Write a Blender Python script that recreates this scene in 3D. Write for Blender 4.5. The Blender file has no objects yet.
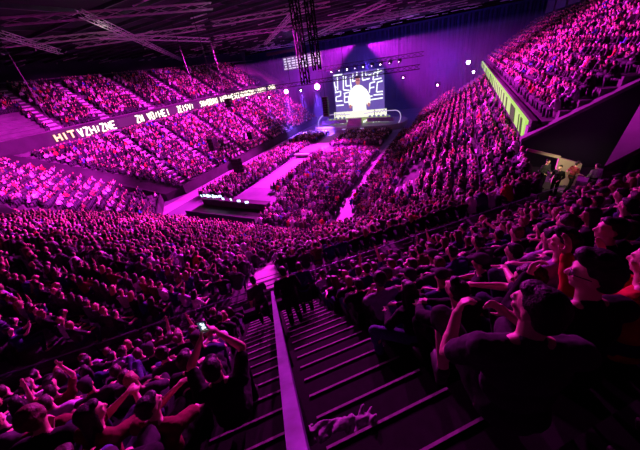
import bpy, math, random
import numpy as np
from mathutils import Vector, Matrix
random.seed(7); RNG = np.random.default_rng(7)
S = bpy.context.scene; COL = S.collection
R_ = math.radians
# ------------------------------------------------------------------ view
H = 16.0; FPX = 272.0; PITCH = R_(30.2); ROLL = R_(9.1); HEAD = R_(-28.9)
CAM = np.array([0, 0, H])
F = np.array([math.sin(HEAD)*math.cos(PITCH), math.cos(HEAD)*math.cos(PITCH), -math.sin(PITCH)])
RT = np.array([math.cos(HEAD), -math.sin(HEAD), 0.0]); UP = np.cross(RT, F)
IR = RT*math.cos(ROLL) - UP*math.sin(ROLL)
IU = RT*math.sin(ROLL) + UP*math.cos(ROLL)
cd = bpy.data.cameras.new('camera'); cam = bpy.data.objects.new('camera', cd); COL.objects.link(cam)
m = Matrix.Identity(4)
for i in range(3):
    m[i][0] = IR[i]; m[i][1] = IU[i]; m[i][2] = -F[i]; m[i][3] = CAM[i]
cam.matrix_world = m
cd.sensor_width = 36; cd.lens = FPX/640*36; cd.clip_start = .05; cd.clip_end = 400
S.camera = cam
S.view_settings.view_transform = 'Standard'; S.view_settings.look = 'None'
S.view_settings.exposure = 0; S.view_settings.gamma = 1
def ray(x, y):
    d = F + (x-320)/FPX*IR + (225-y)/FPX*IU
    return d/np.linalg.norm(d)
def seen(P, mx=30, my=30):
    v = np.asarray(P, float) - CAM; z = v@F
    if z < .3: return None
    x = 320+FPX*(v@IR)/z; y = 225-FPX*(v@IU)/z
    return (x, y, z) if -mx < x < 640+mx and -my < y < 450+my else None
# corner block frame: s runs down the stairs away from the camera, t to the right
AZ = R_(-43.8); D = np.array([math.sin(AZ), math.cos(AZ), 0]); L = np.array([D[1], -D[0], 0])
def CP(s, t, z): return D*s + L*t + np.array([0, 0, z])
def nose(s): return H - 1.8 - .75*s                # height of the stair nosings
CORNER_ROT = math.atan2(-D[0], D[1])                # turns local +Y onto D
# ------------------------------------------------------------------ materials
def lin(c): return tuple((v/12.92 if v <= .04045 else ((v+.055)/1.055)**2.4) for v in c)
MAT = {}
def mat(name, col=(.2, .2, .2), rough=.7, metal=0, noise=.15, scale=6, emit=None, es=0, spec=.3, bump=0):
    if name in MAT: return MAT[name]
    M = bpy.data.materials.new(name); M.use_nodes = True; nt = M.node_tree
    b = nt.nodes['Principled BSDF']; b.inputs['Roughness'].default_value = rough
    b.inputs['Metallic'].default_value = metal; b.inputs['Specular IOR Level'].default_value = spec
    if noise:
        tc = nt.nodes.new('ShaderNodeTexCoord'); n = nt.nodes.new('ShaderNodeTexNoise')
        n.inputs['Scale'].default_value = scale; n.inputs['Detail'].default_value = 4
        r = nt.nodes.new('ShaderNodeValToRGB')
        r.color_ramp.elements[0].position = .3; r.color_ramp.elements[1].position = .7
        r.color_ramp.elements[0].color = tuple(max(0, c*(1-noise)) for c in col)+(1,)
        r.color_ramp.elements[1].color = tuple(min(1, c*(1+noise)) for c in col)+(1,)
        nt.links.new(tc.outputs['Object'], n.inputs['Vector']); nt.links.new(n.outputs['Fac'], r.inputs['Fac'])
        nt.links.new(r.outputs['Color'], b.inputs['Base Color'])
        if bump:
            bp = nt.nodes.new('ShaderNodeBump'); bp.inputs['Strength'].default_value = bump; bp.inputs['Distance'].default_value = .02
            nt.links.new(n.outputs['Fac'], bp.inputs['Height']); nt.links.new(bp.outputs['Normal'], b.inputs['Normal'])
    else: b.inputs['Base Color'].default_value = tuple(col)+(1,)
    if emit:
        b.inputs['Emission Color'].default_value = tuple(emit)+(1,); b.inputs['Emission Strength'].default_value = es
    MAT[name] = M; return M
concrete = mat('concrete', (.085, .075, .095), .85, scale=.8, noise=.25)
dark_conc = mat('dark_concrete', (.03, .027, .036), .9, scale=.6, noise=.3)
floor_m = mat('floor_grey', (.13, .11, .17), .55, scale=.35, noise=.2)
wallm = mat('wall_dark', (.018, .015, .03), .9, scale=.25, noise=.3)
curtain = mat('curtain_blue', (.016, .02, .085), .9, scale=.8, noise=.2)
ceilm = mat('ceiling_black', (.004, .004, .008), .95, scale=.3, noise=.3)
steel = mat('truss_steel', (.45, .45, .42), .5, .2, scale=3, noise=.2)
purlin_m = mat('purlin_grey', (.035, .035, .05), .6, .2, scale=.5, noise=.5)
streak_m = mat('cable_tray', (.7, .7, .75), .5, 0, scale=.7, noise=.9)
black = mat('black_metal', (.012, .012, .014), .45, .3, noise=.1)
rail_m = mat('rail_paint', (.13, .1, .22), .38, .3, scale=9, noise=.35)
carpet = mat('step_carpet', (.011, .010, .013), .95, scale=12, noise=.3)
nosing_m = mat('step_nosing', (.5, .48, .5), .5, .0, scale=20, noise=.2)
aisle_m = mat('aisle_concrete', (.6, .56, .62), .7, scale=1.5, noise=.15)
seat_m = mat('seat_plastic', (.025, .025, .03), .5, noise=.1)
beige = mat('beige_wall', (.55, .48, .36), .8, scale=1, noise=.12)
panelg = mat('grey_panel', (.13, .13, .15), .7, scale=1, noise=.15)
skin_cols = [(.62, .38, .28), (.52, .3, .2), (.68, .45, .34), (.3, .16, .1)]
skins = [mat('skin_%s' % n, c, .5, noise=.08, scale=8, spec=.4) for n, c in zip(('fair', 'tan', 'pale', 'brown'), skin_cols)]
hairs = [mat('hair_%s' % n, c, .55, noise=.4, scale=60, bump=.5, spec=.35) for n, c in (('black', (.008, .006, .006)), ('brown', (.03, .016, .01)), ('auburn', (.09, .035, .02)), ('blond', (.3, .2, .09)))]
CLOTH = {'black': (.010, .010, .012), 'charcoal': (.04, .04, .045), 'navy': (.02, .03, .09), 'maroon': (.14, .02, .03),
         'grey': (.25, .25, .27), 'lilac': (.4, .3, .5), 'white': (.7, .7, .7), 'red': (.5, .03, .03), 'blue': (.05, .12, .5), 'olive': (.1, .1, .04)}
cloth = {k: mat('cloth_'+k, v, .9, noise=.2, scale=14, bump=.25, spec=.15) for k, v in CLOTH.items()}
jeans = {'black': cloth['black'], 'charcoal': cloth['charcoal'], 'navy': mat('denim_navy', (.015, .02, .05), .9, noise=.3, scale=40), 'blue': mat('denim_blue', (.07, .1, .22), .9, noise=.3, scale=40)}
shoe_m = mat('shoe_black', (.02, .02, .02), .6, noise=.1); shoe_w = mat('shoe_white', (.6, .6, .6), .6, noise=.1)
def emis(name, col, st): return mat(name, (.02, .02, .02), .5, noise=0, emit=col, es=st)
# ------------------------------------------------------------------ mesh builder
class MB:
    def __init__(s): s.v = []; s.f = []; s.m = []; s.mats = []; s.cur = 0
    def mt(s, M):
        if M not in s.mats: s.mats.append(M)
        s.cur = s.mats.index(M); return s
    def add(s, vs, fs):
        o = len(s.v); s.v += [tuple(map(float, p)) for p in vs]; s.f += [tuple(o+i for i in f) for f in fs]; s.m += [s.cur]*len(fs); return s
    def box(s, c, d, rot=None):
        x, y, z = [k/2 for k in d]
        vs = [Vector(p) for p in ((-x,-y,-z),(x,-y,-z),(x,y,-z),(-x,y,-z),(-x,-y,z),(x,-y,z),(x,y,z),(-x,y,z))]
        if rot is not None: vs = [rot@p for p in vs]
        return s.add([p+Vector(c) for p in vs], [(0,3,2,1),(4,5,6,7),(0,1,5,4),(1,2,6,5),(2,3,7,6),(3,0,4,7)])
    def prism(s, lo, hi):     # loops of equal length
        n = len(lo)
        return s.add(list(lo)+list(hi), [tuple(range(n))[::-1], tuple(range(n, 2*n))]+[(i, (i+1) % n, n+(i+1) % n, n+i) for i in range(n)])
    def beam(s, a, b, w, h=None, up=(0,0,1)):
        a, b = Vector(a), Vector(b); h = h or w; d = (b-a).normalized(); u = Vector(up)
        if abs(d.dot(u)) > .98: u = Vector((1,0,0))
        x = d.cross(u).normalized()*w/2; y = x.cross(d).normalized()*h/2
        return s.prism([a-x-y, a+x-y, a+x+y, a-x+y], [b-x-y, b+x-y, b+x+y, b-x+y])
    def tube(s, pts, r, n=8, closed=False):
        pts = [Vector(p) for p in pts]; rings = []; N = len(pts)
        for i, p in enumerate(pts):
            a = pts[i-1] if (i or closed) else p; b = pts[(i+1) % N] if (i < N-1 or closed) else p
            d = (b-a).normalized(); u = Vector((0,0,1)) if abs(d.z) < .95 else Vector((1,0,0))
            x = d.cross(u).normalized(); y = x.cross(d); rr = r[i] if isinstance(r, (list, tuple)) else r
            rings.append([p+(x*math.cos(t)+y*math.sin(t))*rr for t in [k*2*math.pi/n for k in range(n)]])
        vs = [q for g in rings for q in g]; fs = []
        for i in range(N if closed else N-1):
            j = (i+1) % N
            fs += [(i*n+k, i*n+(k+1) % n, j*n+(k+1) % n, j*n+k) for k in range(n)]
        if not closed: fs += [tuple(range(n))[::-1], tuple((N-1)*n+k for k in range(n))]
        return s.add(vs, fs)
    def ell(s, c, r, rot=None, nu=14, nv=9):
        c = Vector(c); r = r if hasattr(r, '__len__') else (r,)*3
        vs = [Vector((0,0,-r[2]))]
        for j in range(1, nv):
            p = -math.pi/2+math.pi*j/nv
            for i in range(nu):
                t = 2*math.pi*i/nu; vs.append(Vector((r[0]*math.cos(p)*math.cos(t), r[1]*math.cos(p)*math.sin(t), r[2]*math.sin(p))))
        vs.append(Vector((0,0,r[2])))
        if rot is not None: vs = [rot@v for v in vs]
        fs = [(0, 1+(i+1) % nu, 1+i) for i in range(nu)]
        for j in range(nv-2):
            a = 1+j*nu; b = a+nu; fs += [(a+i, a+(i+1) % nu, b+(i+1) % nu, b+i) for i in range(nu)]
        a = 1+(nv-2)*nu; fs += [(a+i, a+(i+1) % nu, len(vs)-1) for i in range(nu)]
        return s.add([v+c for v in vs], fs)
    def cap(s, a, b, ra, rb=None, n=12):
        a, b = Vector(a), Vector(b); rb = ra if rb is None else rb
        if (b-a).length < 1e-5: return s.ell(a, ra)
        d = (b-a).normalized(); u = Vector((0,0,1)) if abs(d.z) < .9 else Vector((0,1,0))
        x = d.cross(u).normalized(); y = x.cross(d); prof = []
        for k in range(4): t = math.pi/2*(1-k/3.0)*.98; prof.append((a-d*ra*math.sin(t), ra*math.cos(t)))
        for k in range(4): t = math.pi/2*(k/3.0)*.98; prof.append((b+d*rb*math.sin(t), rb*math.cos(t)))
        vs = [p+(x*math.cos(q)+y*math.sin(q))*r for p, r in prof for q in [i*2*math.pi/n for i in range(n)]]
        fs = [(j*n+i, j*n+(i+1) % n, (j+1)*n+(i+1) % n, (j+1)*n+i) for j in range(7) for i in range(n)]
        fs += [tuple(range(n))[::-1], tuple(7*n+i for i in range(n))]
        return s.add(vs, fs)
    def mesh(s, name, M=None):
        me = bpy.data.meshes.new(name); me.from_pydata(s.v, [], s.f)
        for k in (s.mats or ([M] if M else [])): me.materials.append(k)
        if s.mats: me.polygons.foreach_set('material_index', s.m)
        me.update(); return me
    def build(s, name, M=None, parent=None, loc=None, rotz=0, smooth=False):
        me = s.mesh(name, M)
        if smooth: me.polygons.foreach_set('use_smooth', [True]*len(me.polygons))
        return link(name, me, parent, loc, rotz)
def link(name, me, parent=None, loc=None, rotz=0):
    o = bpy.data.objects.new(name, me); COL.objects.link(o)
    if parent is not None: o.parent = parent
    if loc is not None: o.location = loc
    if rotz: o.rotation_euler.z = rotz
    return o
def tag(o, label=None, cat=None, group=None, kind=None):
    if label: o['label'] = label
    if cat: o['category'] = cat
    if group: o['group'] = group
    if kind: o['kind'] = kind
    return o
def struct(o, label=None): o['kind'] = 'structure'; return tag(o, label)
def empty(name, loc=(0,0,0), rotz=0):
    o = bpy.data.objects.new(name, None); COL.objects.link(o); o.location = loc; o.rotation_euler.z = rotz; o.empty_display_size = .2; return o
# ------------------------------------------------------------------ the shell
CX = -26.0
mb = MB(); mb.box((-27, 45, -.15), (120, 130, .3)); struct(mb.build('floor', floor_m))
mb = MB(); mb.box((-27, 97, 11), (120, .6, 23)); struct(mb.build('wall_front', curtain))
mb = MB()
for k in range(120):
    x = -75+k*.8+(k%3)*.15; mb.tube([(x, 96.8, 3), (x+.05, 96.8, 12), (x, 96.8, 22)], .26, 6)
o = mb.build('wall_front_drapes', curtain, smooth=True); tag(o, kind='structure')
mb = MB(); mb.box((-74, 40, 12), (.6, 115, 24.6)); struct(mb.build('wall_left', wallm))
mb = MB(); mb.box((18, 42, 12), (.6, 110, 24.6)); struct(mb.build('wall_right', wallm))
mb = MB(); mb.box((-27, -14, 12), (95, .6, 24.6)); struct(mb.build('wall_back', wallm))
mb = MB(); mb.box((-28, 41, 24.6), (96, 114, .4)); struct(mb.build('ceiling', ceilm))
mb = MB(); mb.box((-69.0, 42, 20.6), (.3, 105, .12)); struct(mb.build('trim_1', panelg))
# terraces: stepped banks. front line a->b (heights equal), depth direction n (horizontal), rows
def terrace(name, a, b, n, rows, dep, rise, a2=None, b2=None, m=concrete, base=-.2):
    """stepped concrete; a2,b2 give the far ends of the last row (for mitred corners)"""
    a, b, n = np.array(a, float), np.array(b, float), np.array(n, float)
    ea = (np.array(a2, float)-a) if a2 is not None else n*rows*dep; eb = (np.array(b2, float)-b) if b2 is not None else n*rows*dep
    q = MB()
    for r in range(rows):
        p0, p1 = a+ea*r/rows, b+eb*r/rows; p2, p3 = b+eb*(r+1)/rows, a+ea*(r+1)/rows
        z = a[2]+rise*(r+1)
        lo = [np.array([p[0], p[1], max(base, z-1.5)]) for p in (p0, p1, p2, p3)]; hi = [np.array([p[0], p[1], z]) for p in (p0, p1, p2, p3)]
        q.prism(lo, hi)
    return tag(q.build(name, m), kind='structure')
SEATS = []      # every seat: (pos xyz, facing angle, bank name, row, seat)
def seat_rows(bank, a, b, n, rows, dep, rise, face, a2=None, b2=None, gaps=(), pitch=.52, skip=None, gapw=.75, occ=.94):
    a, b, n = np.array(a, float), np.array(b, float), np.array(n, float)
    ea = (np.array(a2, float)-a) if a2 is not None else n*rows*dep; eb = (np.array(b2, float)-b) if b2 is not None else n*rows*dep
    for r in range(rows):
        f = (r+.5)/rows; p, q = a+ea*f, b+eb*f; z = a[2]+rise*(r+1); p[2] = q[2] = z
        ln = np.linalg.norm(q-p); k = int(ln/pitch)
        ro = RNG.uniform(.2, .8)
        for i in range(k):
            P = p+(q-p)*(i+ro)/k
            if any(abs((P-g[0])@g[1]) < gapw for g in gaps): continue
            if skip and skip(P, r): continue
            if RNG.random() > occ: continue
            SEATS.append((P, face, bank, r, i))
def atx(X, ys): return [(np.array([X, y, 0.]), np.array([0, 1., 0])) for y in ys]
FY = math.pi/2
# left lower
LLy0, LLy1 = 13, 84
terrace('terrace_left_lower', (-41.5, 29, .6), (-41.5, LLy1, .6), (-1, 0, 0), 18, .79, .58, a2=(-55.7, 16, .6), b2=(-55.7, LLy1, .6))
seat_rows('left', (-41.5, 29, .6), (-41.5, LLy1, .6), (-1, 0, 0), 18, .79, .58, -1.25, a2=(-55.7, 16, .6), b2=(-55.7, LLy1, .6), gaps=atx(0, (30.2, 38, 47, 57, 67)), occ=.97, skip=lambda P, r: r > 15)
# left-back corner bank, dark gap between
terrace('terrace_left_corner', (-36, 19.5, .6), (-42.6, 25.3, .6), (0, 0, 0), 18, .79, .58, a2=(-44, 4, .6), b2=(-55.7, 13.5, .6))
seat_rows('corner', (-36, 19.5, .6), (-42.6, 25.3, .6), (0, 0, 0), 18, .79, .58, -.95, a2=(-44, 4, .6), b2=(-55.7, 13.5, .6), gaps=[(np.array([-49.8, 8.8, 0]), np.array([.66, .75, 0]))],
          skip=lambda P, r: r < 5 and P[1] > 20.5 and RNG.random() < .75)
# back bank
terrace('terrace_back_lower', (-12.4, 20, .4), (-36, 19.5, .4), (0, -1, 0), 19, .8, .44, a2=(-7.4, 4.4, .4), b2=(-44, 4, .4))
seat_rows('back', (-12.4, 20, .4), (-36, 19.5, .4), (0, -1, 0), 19, .8, .44, 0.0, a2=(-7.4, 4.4, .4), b2=(-44, 4, .4),
          gaps=[(np.array([x, 12, 0]), np.array([1., 0, 0])) for x in (-34, -26)], gapw=.6, skip=lambda P, r: P[0] < -36.5 and P[0] > -43 and r > 12)
terrace('terrace_back_upper', (-6.6, 4.4, 8.76), (-44, 3.9, 8.76), (0, -1, 0), 7, .8, .12, a2=(-12.3, -1.2, 8.76), b2=(-44, -1.7, 8.76))
seat_rows('back', (-6.8, 4.4, 8.76), (-44, 3.9, 8.76), (0, -1, 0), 7, .8, .12, 0.0, a2=(-12.5, -1.2, 8.76), b2=(-44, -1.7, 8.76), gaps=[(np.array([x, 12, 0]), np.array([1., 0, 0])) for x in (-34, -26, -18)], gapw=.6, skip=lambda P, r: P[0] < -36)
# near corner bank below the rail
terrace('terrace_near_lower', (-9, 23.3, .4), (-12.4, 20, .4), (0, 0, 0), 19, .8, .44, a2=(4.2, 15.2, .4), b2=(-7.4, 4.4, .4))
seat_rows('near', (-9, 23.3, .4), (-12.4, 20, .4), (0, 0, 0), 19, .8, .44, CORNER_ROT, a2=(4.2, 15.2, .4), b2=(-7.4, 4.4, .4), gaps=[(D*12+L*-.3, L)], gapw=.8)
# right lower
terrace('terrace_right_lower', (-9, 84, .6), (-9, 23.3, .6), (1, 0, 0), 17, .78, .47, a2=(4.2, 84, .6), b2=(4.2, 15.2, .6))
seat_rows('right', (-9, 84, .6), (-9, 23.3, .6), (1, 0, 0), 17, .78, .47, 1.0, a2=(4.2, 84, .6), b2=(4.2, 15.2, .6), gaps=atx(0, (28, 36, 45, 54, 64, 74)), gapw=.7, skip=lambda P, r: P[1] > 70 and r > 9 or (24 < P[1] < 34 and 5 <= r <= 7) or (r > 11 and RNG.random() < .3))
# left upper
terrace('terrace_left_upper', (-57, 13, 12.5), (-57, 92, 12.5), (-1, 0, 0), 14, .8, .52)
seat_rows('upper left', (-57, 13, 12.5), (-57, 92, 12.5), (-1, 0, 0), 13, .8, .52, -1.25, gaps=atx(0, (23.5, 31.2, 40.6, 50, 60, 70)), gapw=.9, skip=lambda P, r: (P[1] < 22 and r < 6) or P[1] > 80, occ=.92)
# right upper
terrace('terrace_right_upper', (4.8, 95, 10.5), (4.8, 22, 10.5), (1, 0, 0), 15, .78, .54)
seat_rows('upper right', (5, 92, 10.5), (5, 22.5, 10.5), (1, 0, 0), 14, .78, .54, .9, gaps=atx(0, (30, 39.5, 50, 61, 72)), gapw=.45, skip=lambda P, r: P[0] > 14.2, occ=.96)
# pale aisle stairs climbing the left banks, one object each
def aisle(y, x0, z0, x1, z1, w=1.3, name='aisle_stairs', m=aisle_m):
    q = MB(); n = 36
    for i in range(n):
        xa = x0+(x1-x0)*i/n; xb = x0+(x1-x0)*(i+1)/n; z = z0+(z1-z0)*(i+1)/n
        q.box(((xa+xb)/2, y, z-.15), (abs(xb-xa), w, .34))
    return tag(q.build(name, m), kind='structure')
for y in (30.2, 38, 47, 57, 67): aisle(y, -41.5, .7, -55.7, 11.15)
for y in (23.5, 31.2, 40.6, 50, 60, 70): aisle(y, -57, 12.6, -67.6, 19.45, 1.5)
for y in (28, 36, 45, 54, 64, 74): aisle(y, -9, .7, 4.2, 8.65, 1.2)
for y in (30, 39.5, 50, 61, 72): aisle(y, 4.9, 10.6, 15.9, 18.2, .8)
q = MB()
for i in range(38):
    s = 24.4-16*i/38; z = .45+8.36*(i+1)/38
    q.prism([CP(s, -1, z-.4), CP(s-.42, -1, z-.4), CP(s-.42, .45, z-.4), CP(s, .45, z-.4)], [CP(s, -1, z+.03), CP(s-.42, -1, z+.03), CP(s-.42, .45, z+.03), CP(s, .45, z+.03)])
tag(q.build('aisle_stairs', aisle_m), kind='structure')
# front walls at the foot of the lower banks and parapets
def wall(name, pts, z0, z1, th=.2, m=dark_conc, kind='structure'):
    q = MB()
    for a, b in zip(pts[:-1], pts[1:]):
        a = np.array(a, float); b = np.array(b, float); d = (b-a)/np.linalg.norm(b-a); n = np.array([-d[1], d[0]])*th/2
        lo = [np.append(p, z0) for p in (a-n, b-n, b+n, a+n)]; hi = [np.append(p[:2], z1) for p in lo]; q.prism(lo, hi)
    return tag(q.build(name, m), kind=kind)
wall('trim_2', [(-41.3, 84), (-41.3, 29)], 0, 1.7)
wall('trim_3', [(-42.6, 25.5), (-36, 19.8), (-12.3, 20.2), (-8.8, 23.4), (-8.8, 84)], 0, 1.6)
q = MB(); q.prism([(-42.4, 26.2, 0), (-41.4, 29.2, 0), (-55.8, 16.0, 0), (-55.8, 14.0, 0)], [(-42.4, 26.2, 1.2), (-41.4, 29.2, 1.4), (-55.8, 16.0, 11.3), (-55.8, 14.0, 11.3)]); tag(q.build('trim_4', dark_conc), kind='structure')
wall('trim_5', [(-56.1, 13.5), (-56.1, 92)], 9.5, 12.9, .4)
wall('trim_6', [(4.45, 22), (4.45, 94)], 7, 11.1, .3)
# ---- upper corner block under the camera: one tread per row, two steps per row in the stair
ROWS = 9; S0 = .65; DS = .72; EDGE = 7.3
def rowz(k): return nose(S0+DS*k+.35)
def row_s(k): return S0+DS*k
q = MB()
for k in range(-5, ROWS):
    s0, s1 = row_s(k)-.37, row_s(k)+.35; z = rowz(k)
    for t0, t1 in ((1.22, 13.5), (-10.5, -1.12)):
        q.prism([CP(s0, t0, z-1.2), CP(s1, t0, z-1.2), CP(s1, t1, z-1.2), CP(s0, t1, z-1.2)], [CP(s0, t0, z), CP(s1, t0, z), CP(s1, t1, z), CP(s0, t1, z)])
zt = rowz(ROWS-1)-.25
q.prism([CP(row_s(ROWS-1)+.3, -10.5, zt-.5), CP(EDGE, -10.5, zt-.5), CP(EDGE, 13.5, zt-.5), CP(row_s(ROWS-1)+.3, 13.5, zt-.5)],
        [CP(row_s(ROWS-1)+.3, -10.5, zt), CP(EDGE, -10.5, zt), CP(EDGE, 13.5, zt), CP(row_s(ROWS-1)+.3, 13.5, zt)])
tag(q.build('terrace_near_upper', carpet), kind='structure')
q = MB(); qn = MB()
for j in range(-8, 17):
    s1 = 1.0+.36*j; s0 = s1-.36; z = nose(s1)
    q.prism([CP(s0, -1.12, z-.6), CP(s1, -1.12, z-.6), CP(s1, 1.22, z-.6), CP(s0, 1.22, z-.6)], [CP(s0, -1.12, z), CP(s1, -1.12, z), CP(s1, 1.22, z), CP(s0, 1.22, z)])
    for t0, t1 in ((-1.04, -.19), (.03, 1.16)):
        a = CP(s1-.016, t0, z+.004); b = CP(s1-.016, t1, z+.004); qn.beam(a, b, .02, .008)
st = tag(q.build('floor_stairs', carpet), kind='structure')
tag(qn.build('nosing_strips', nosing_m, st), 'pale nosing strips along the step edges')
# the walkway's parapet with rails
q = MB()
for t0, t1 in ((-10.5, -1.2), (1.0, 13.5)):
    q.prism([CP(EDGE, t0, 7.2), CP(EDGE+.14, t0, 7.2), CP(EDGE+.14, t1, 7.2), CP(EDGE, t1, 7.2)], [CP(EDGE, t0, zt+.42), CP(EDGE+.14, t0, zt+.42), CP(EDGE+.14, t1, zt+.42), CP(EDGE, t1, zt+.42)])
q.prism([CP(EDGE, -1.2, 7.2), CP(EDGE+.14, -1.2, 7.2), CP(EDGE+.14, 1, 7.2), CP(EDGE, 1, 7.2)], [CP(EDGE, -1.2, zt+.2), CP(EDGE+.14, -1.2, zt+.2), CP(EDGE+.14, 1, zt+.2), CP(EDGE, 1, zt+.2)])
tag(q.build('wall_parapet', dark_conc), kind='structure')
fr = empty('guard_rail', tuple(CP(EDGE+.07, 0, zt))); tag(fr, 'thin black guard rail along the parapet at the foot of the stairs', 'railing')
def rel(P, o): return Vector(P)-Vector(o.location)
for h in (.98, .75, .55):
    qq = MB(); qq.tube([rel(CP(EDGE+.07, -10.5, zt+h), fr), rel(CP(EDGE+.07, 13.5, zt+h), fr)], .022 if h > .9 else .012); qq.build('top_rail' if h > .9 else 'cross_rail', rail_m if h > .9 else black, fr)
for t in np.arange(-10.2, 13.5, 1.58):
    qq = MB(); qq.beam(rel(CP(EDGE+.07, t, zt-.2), fr), rel(CP(EDGE+.07, t, zt+.98), fr), .05); qq.build('post', black, fr)
# the central hand rail: broad flat top band on posts
hr = empty('stair_handrail', tuple(CP(3, -.08, nose(3)))); tag(hr, 'broad flat-topped metal handrail running down the middle of the stairs', 'handrail')
def RP(s, dz, dt=0): return rel(CP(s, -.085+dt, nose(s)+dz), hr)
q = MB()
n = D*1.0+np.array([0, 0, -.75]); n /= np.linalg.norm(n); upv = np.cross(L, n)*-1
q.prism([RP(-1.2, .98, -.042), RP(-1.2, .98, .042), RP(-1.2, 1.015, .036), RP(-1.2, 1.015, -.036)], [RP(6.4, .98, -.042), RP(6.4, .98, .042), RP(6.4, 1.015, .036), RP(6.4, 1.015, -.036)])
q.build('top_band', rail_m, hr)
q = MB(); q.prism([RP(-1.2, .72, -.012), RP(-1.2, .72, .012), RP(-1.2, .76, .012), RP(-1.2, .76, -.012)], [RP(6.4, .72, -.012), RP(6.4, .72, .012), RP(6.4, .76, .012), RP(6.4, .76, -.012)]); q.build('lower_rail', black, hr)
for s in (1.15, 2.6, 4.05, 5.5, 6.38):
    q = MB(); q.beam(RP(s, -.05), RP(s, .98), .045); q.build('post', black, hr)
# ---- slab wall beside the right block, beige entrance, wedge
q = MB(); yb = 22.0
def slab(q, P, y0, y1): q.prism([(x, y0, z) for x, z in P], [(x, y1, z) for x, z in P])
slab(q, [(3.9, 9.9), (3.9, 6.0), (20, 6.0), (20, 20.2), (14, 16.35)], yb-.5, yb); tag(q.build('wall_slab', wallm), kind='structure')
q = MB(); slab(q, [(3.85, 9.9), (3.85, 10.1), (14, 16.6), (20, 20.45), (20, 20.2), (14, 16.35)], yb-.55, yb+.1); tag(q.build('trim_7', panelg), kind='structure')
q = MB(); q.prism([(4.2, 22.1, 9.8), (5.3, 22.1, 9.8), (5.9, 23.3, 9.8), (4.2, 23.6, 9.8)], [(4.2, 22.1, 10.7), (5.6, 22.1, 11.1), (5.9, 23.3, 10.9), (4.2, 23.6, 10.6)]); tag(q.build('wall_end', panelg), kind='structure')
q = MB(); q.box((9, 19.5, 7.5), (10, 4, 1.5)); tag(q.build('floor_landing', concrete), kind='structure')
q = MB(); q.prism([(5.25, 18.5, 7.4), (6.3, 18.5, 7.4), (6.3, 18.7, 7.4), (5.25, 18.7, 7.4)], [(5.25, 18.5, 9.85), (6.3, 18.5, 9.5), (6.3, 18.7, 9.5), (5.25, 18.7, 9.85)]); q.beam((3.7, 18.6, 10.3), (5.3, 18.6, 9.85), .1, .14); tag(q.build('wall_entrance', beige), kind='structure')
q = MB(); q.prism([(6.0, 15.4, 10.5), (8.4, 20.4, 12.3), (7.3, 16.1, 11.2)], [(6.0, 15.3, 10.3), (8.4, 20.3, 12.1), (7.3, 16.0, 11.0)]); q.prism([(6.0, 15.3, 10.3), (8.4, 20.3, 12.1), (8.5, 20.3, 8), (6.1, 15.3, 8)], [(6.5, 15.3, 10.3), (8.9, 20.3, 12.1), (8.9, 20.3, 8), (6.5, 15.3, 8)])
tag(q.build('wall_wedge', mat('pale_wall', (.2, .18, .22), .8, scale=1)), kind='structure')
# dark pod in the back-left bank, and the tunnel block far left
q = MB(); q.prism([(-44, 3.2, 4), (-37.5, 3.0, 4), (-36.8, 8.6, 4), (-42.6, 9.0, 4)], [(-44, 3.2, 10.2), (-37.5, 3.0, 9.3), (-36.8, 8.6, 7.6), (-42.6, 9.0, 8.6)]); tag(q.build('wall_pod', dark_conc), kind='structure')
q = MB(); q.prism([(-58.5, 13, 9.5), (-55.4, 13, 9.5), (-55.4, 22, 9.5), (-58.5, 22, 9.5)], [(-60.5, 12, 13.6), (-56.6, 12, 12.0), (-56.6, 22.5, 12.0), (-60.5, 22.5, 13.6)]); tag(q.build('wall_tunnel', panelg), kind='structure')
# press boxes high on the right
for i in range(5):
    q = MB(); y = 52+i*9; q.box((16.6, y, 20.2), (2.4, 7.6, 2.6)); q.box((15.5, y, 21.9), (.3, 7.9, .5)); tag(q.build('wall_press_box', panelg), kind='structure')
# ------------------------------------------------------------------ ceiling steel
ZC = 22.5
def truss(name, a, b, w, label, group=None, bay=2.0, r=.09, m=steel, cat='truss'):
    a, b = Vector(a), Vector(b); d = (b-a); ln = d.length; d.normalize()
    up = Vector((0, 0, 1)) if abs(d.z) < .9 else Vector((0, 1, 0)); x = d.cross(up).normalized(); y = x.cross(d).normalized()
    q = MB(); cs = [x*w/2+y*w/2, -x*w/2+y*w/2, -x*w/2-y*w/2, x*w/2-y*w/2]
    for c in cs: q.tube([a+c, b+c], r, 5)
    k = max(1, int(ln/bay))
    for i in range(k):
        p0 = a+d*ln*i/k; p1 = a+d*ln*(i+1)/k
        for j in range(4):
            u, v = cs[j], cs[(j+1) % 4]
            if i % 2: u, v = v, u
            q.tube([p0+u, p1+v], r*.6, 4)
    return tag(q.build(name, m), label, cat, group)
def atz(x, y, z=ZC): d = ray(x, y); return CAM+d*(z-CAM[2])/d[2]
TR = [((0, 22), (212, 6)), ((80, 13), (182, 60)), ((0, 45), (120, 33)), ((75, 46), (205, 27)), ((212, 24), (330, 4)), ((214, 38), (420, 10)), ((265, 44), (300, 6)), ((300, 42), (385, 2)),
      ((330, 30), (450, 4)), ((372, 40), (520, 6)), ((255, 50), (420, 28)), ((0, 34), (60, 52)), ((100, 36), (210, 40))]
tl = ['upper left corner', 'running diagonally over the left stands', 'low at the far left', 'crossing behind the diagonal one', 'left of the hanging towers', 'crossing the hanging towers', 'steep, beside the hanging towers',
      'steep, right of the hanging towers', 'above the big screen', 'above the right stands', 'nearest the front wall', 'short, at the left edge', 'short, over the upper left stands']
for (p, q_), t in zip(TR, tl):
    a, b = atz(*p), atz(*q_); truss('roof_truss', a, b, .5, 'grey steel roof truss, '+t, 'roof trusses under the ceiling', 1.7, .045)
q = MB()
for y in np.arange(22, 96, 3.0):
    q.beam((-73, y, 23.6), (17, y, 23.6), .14, .35)
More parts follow.
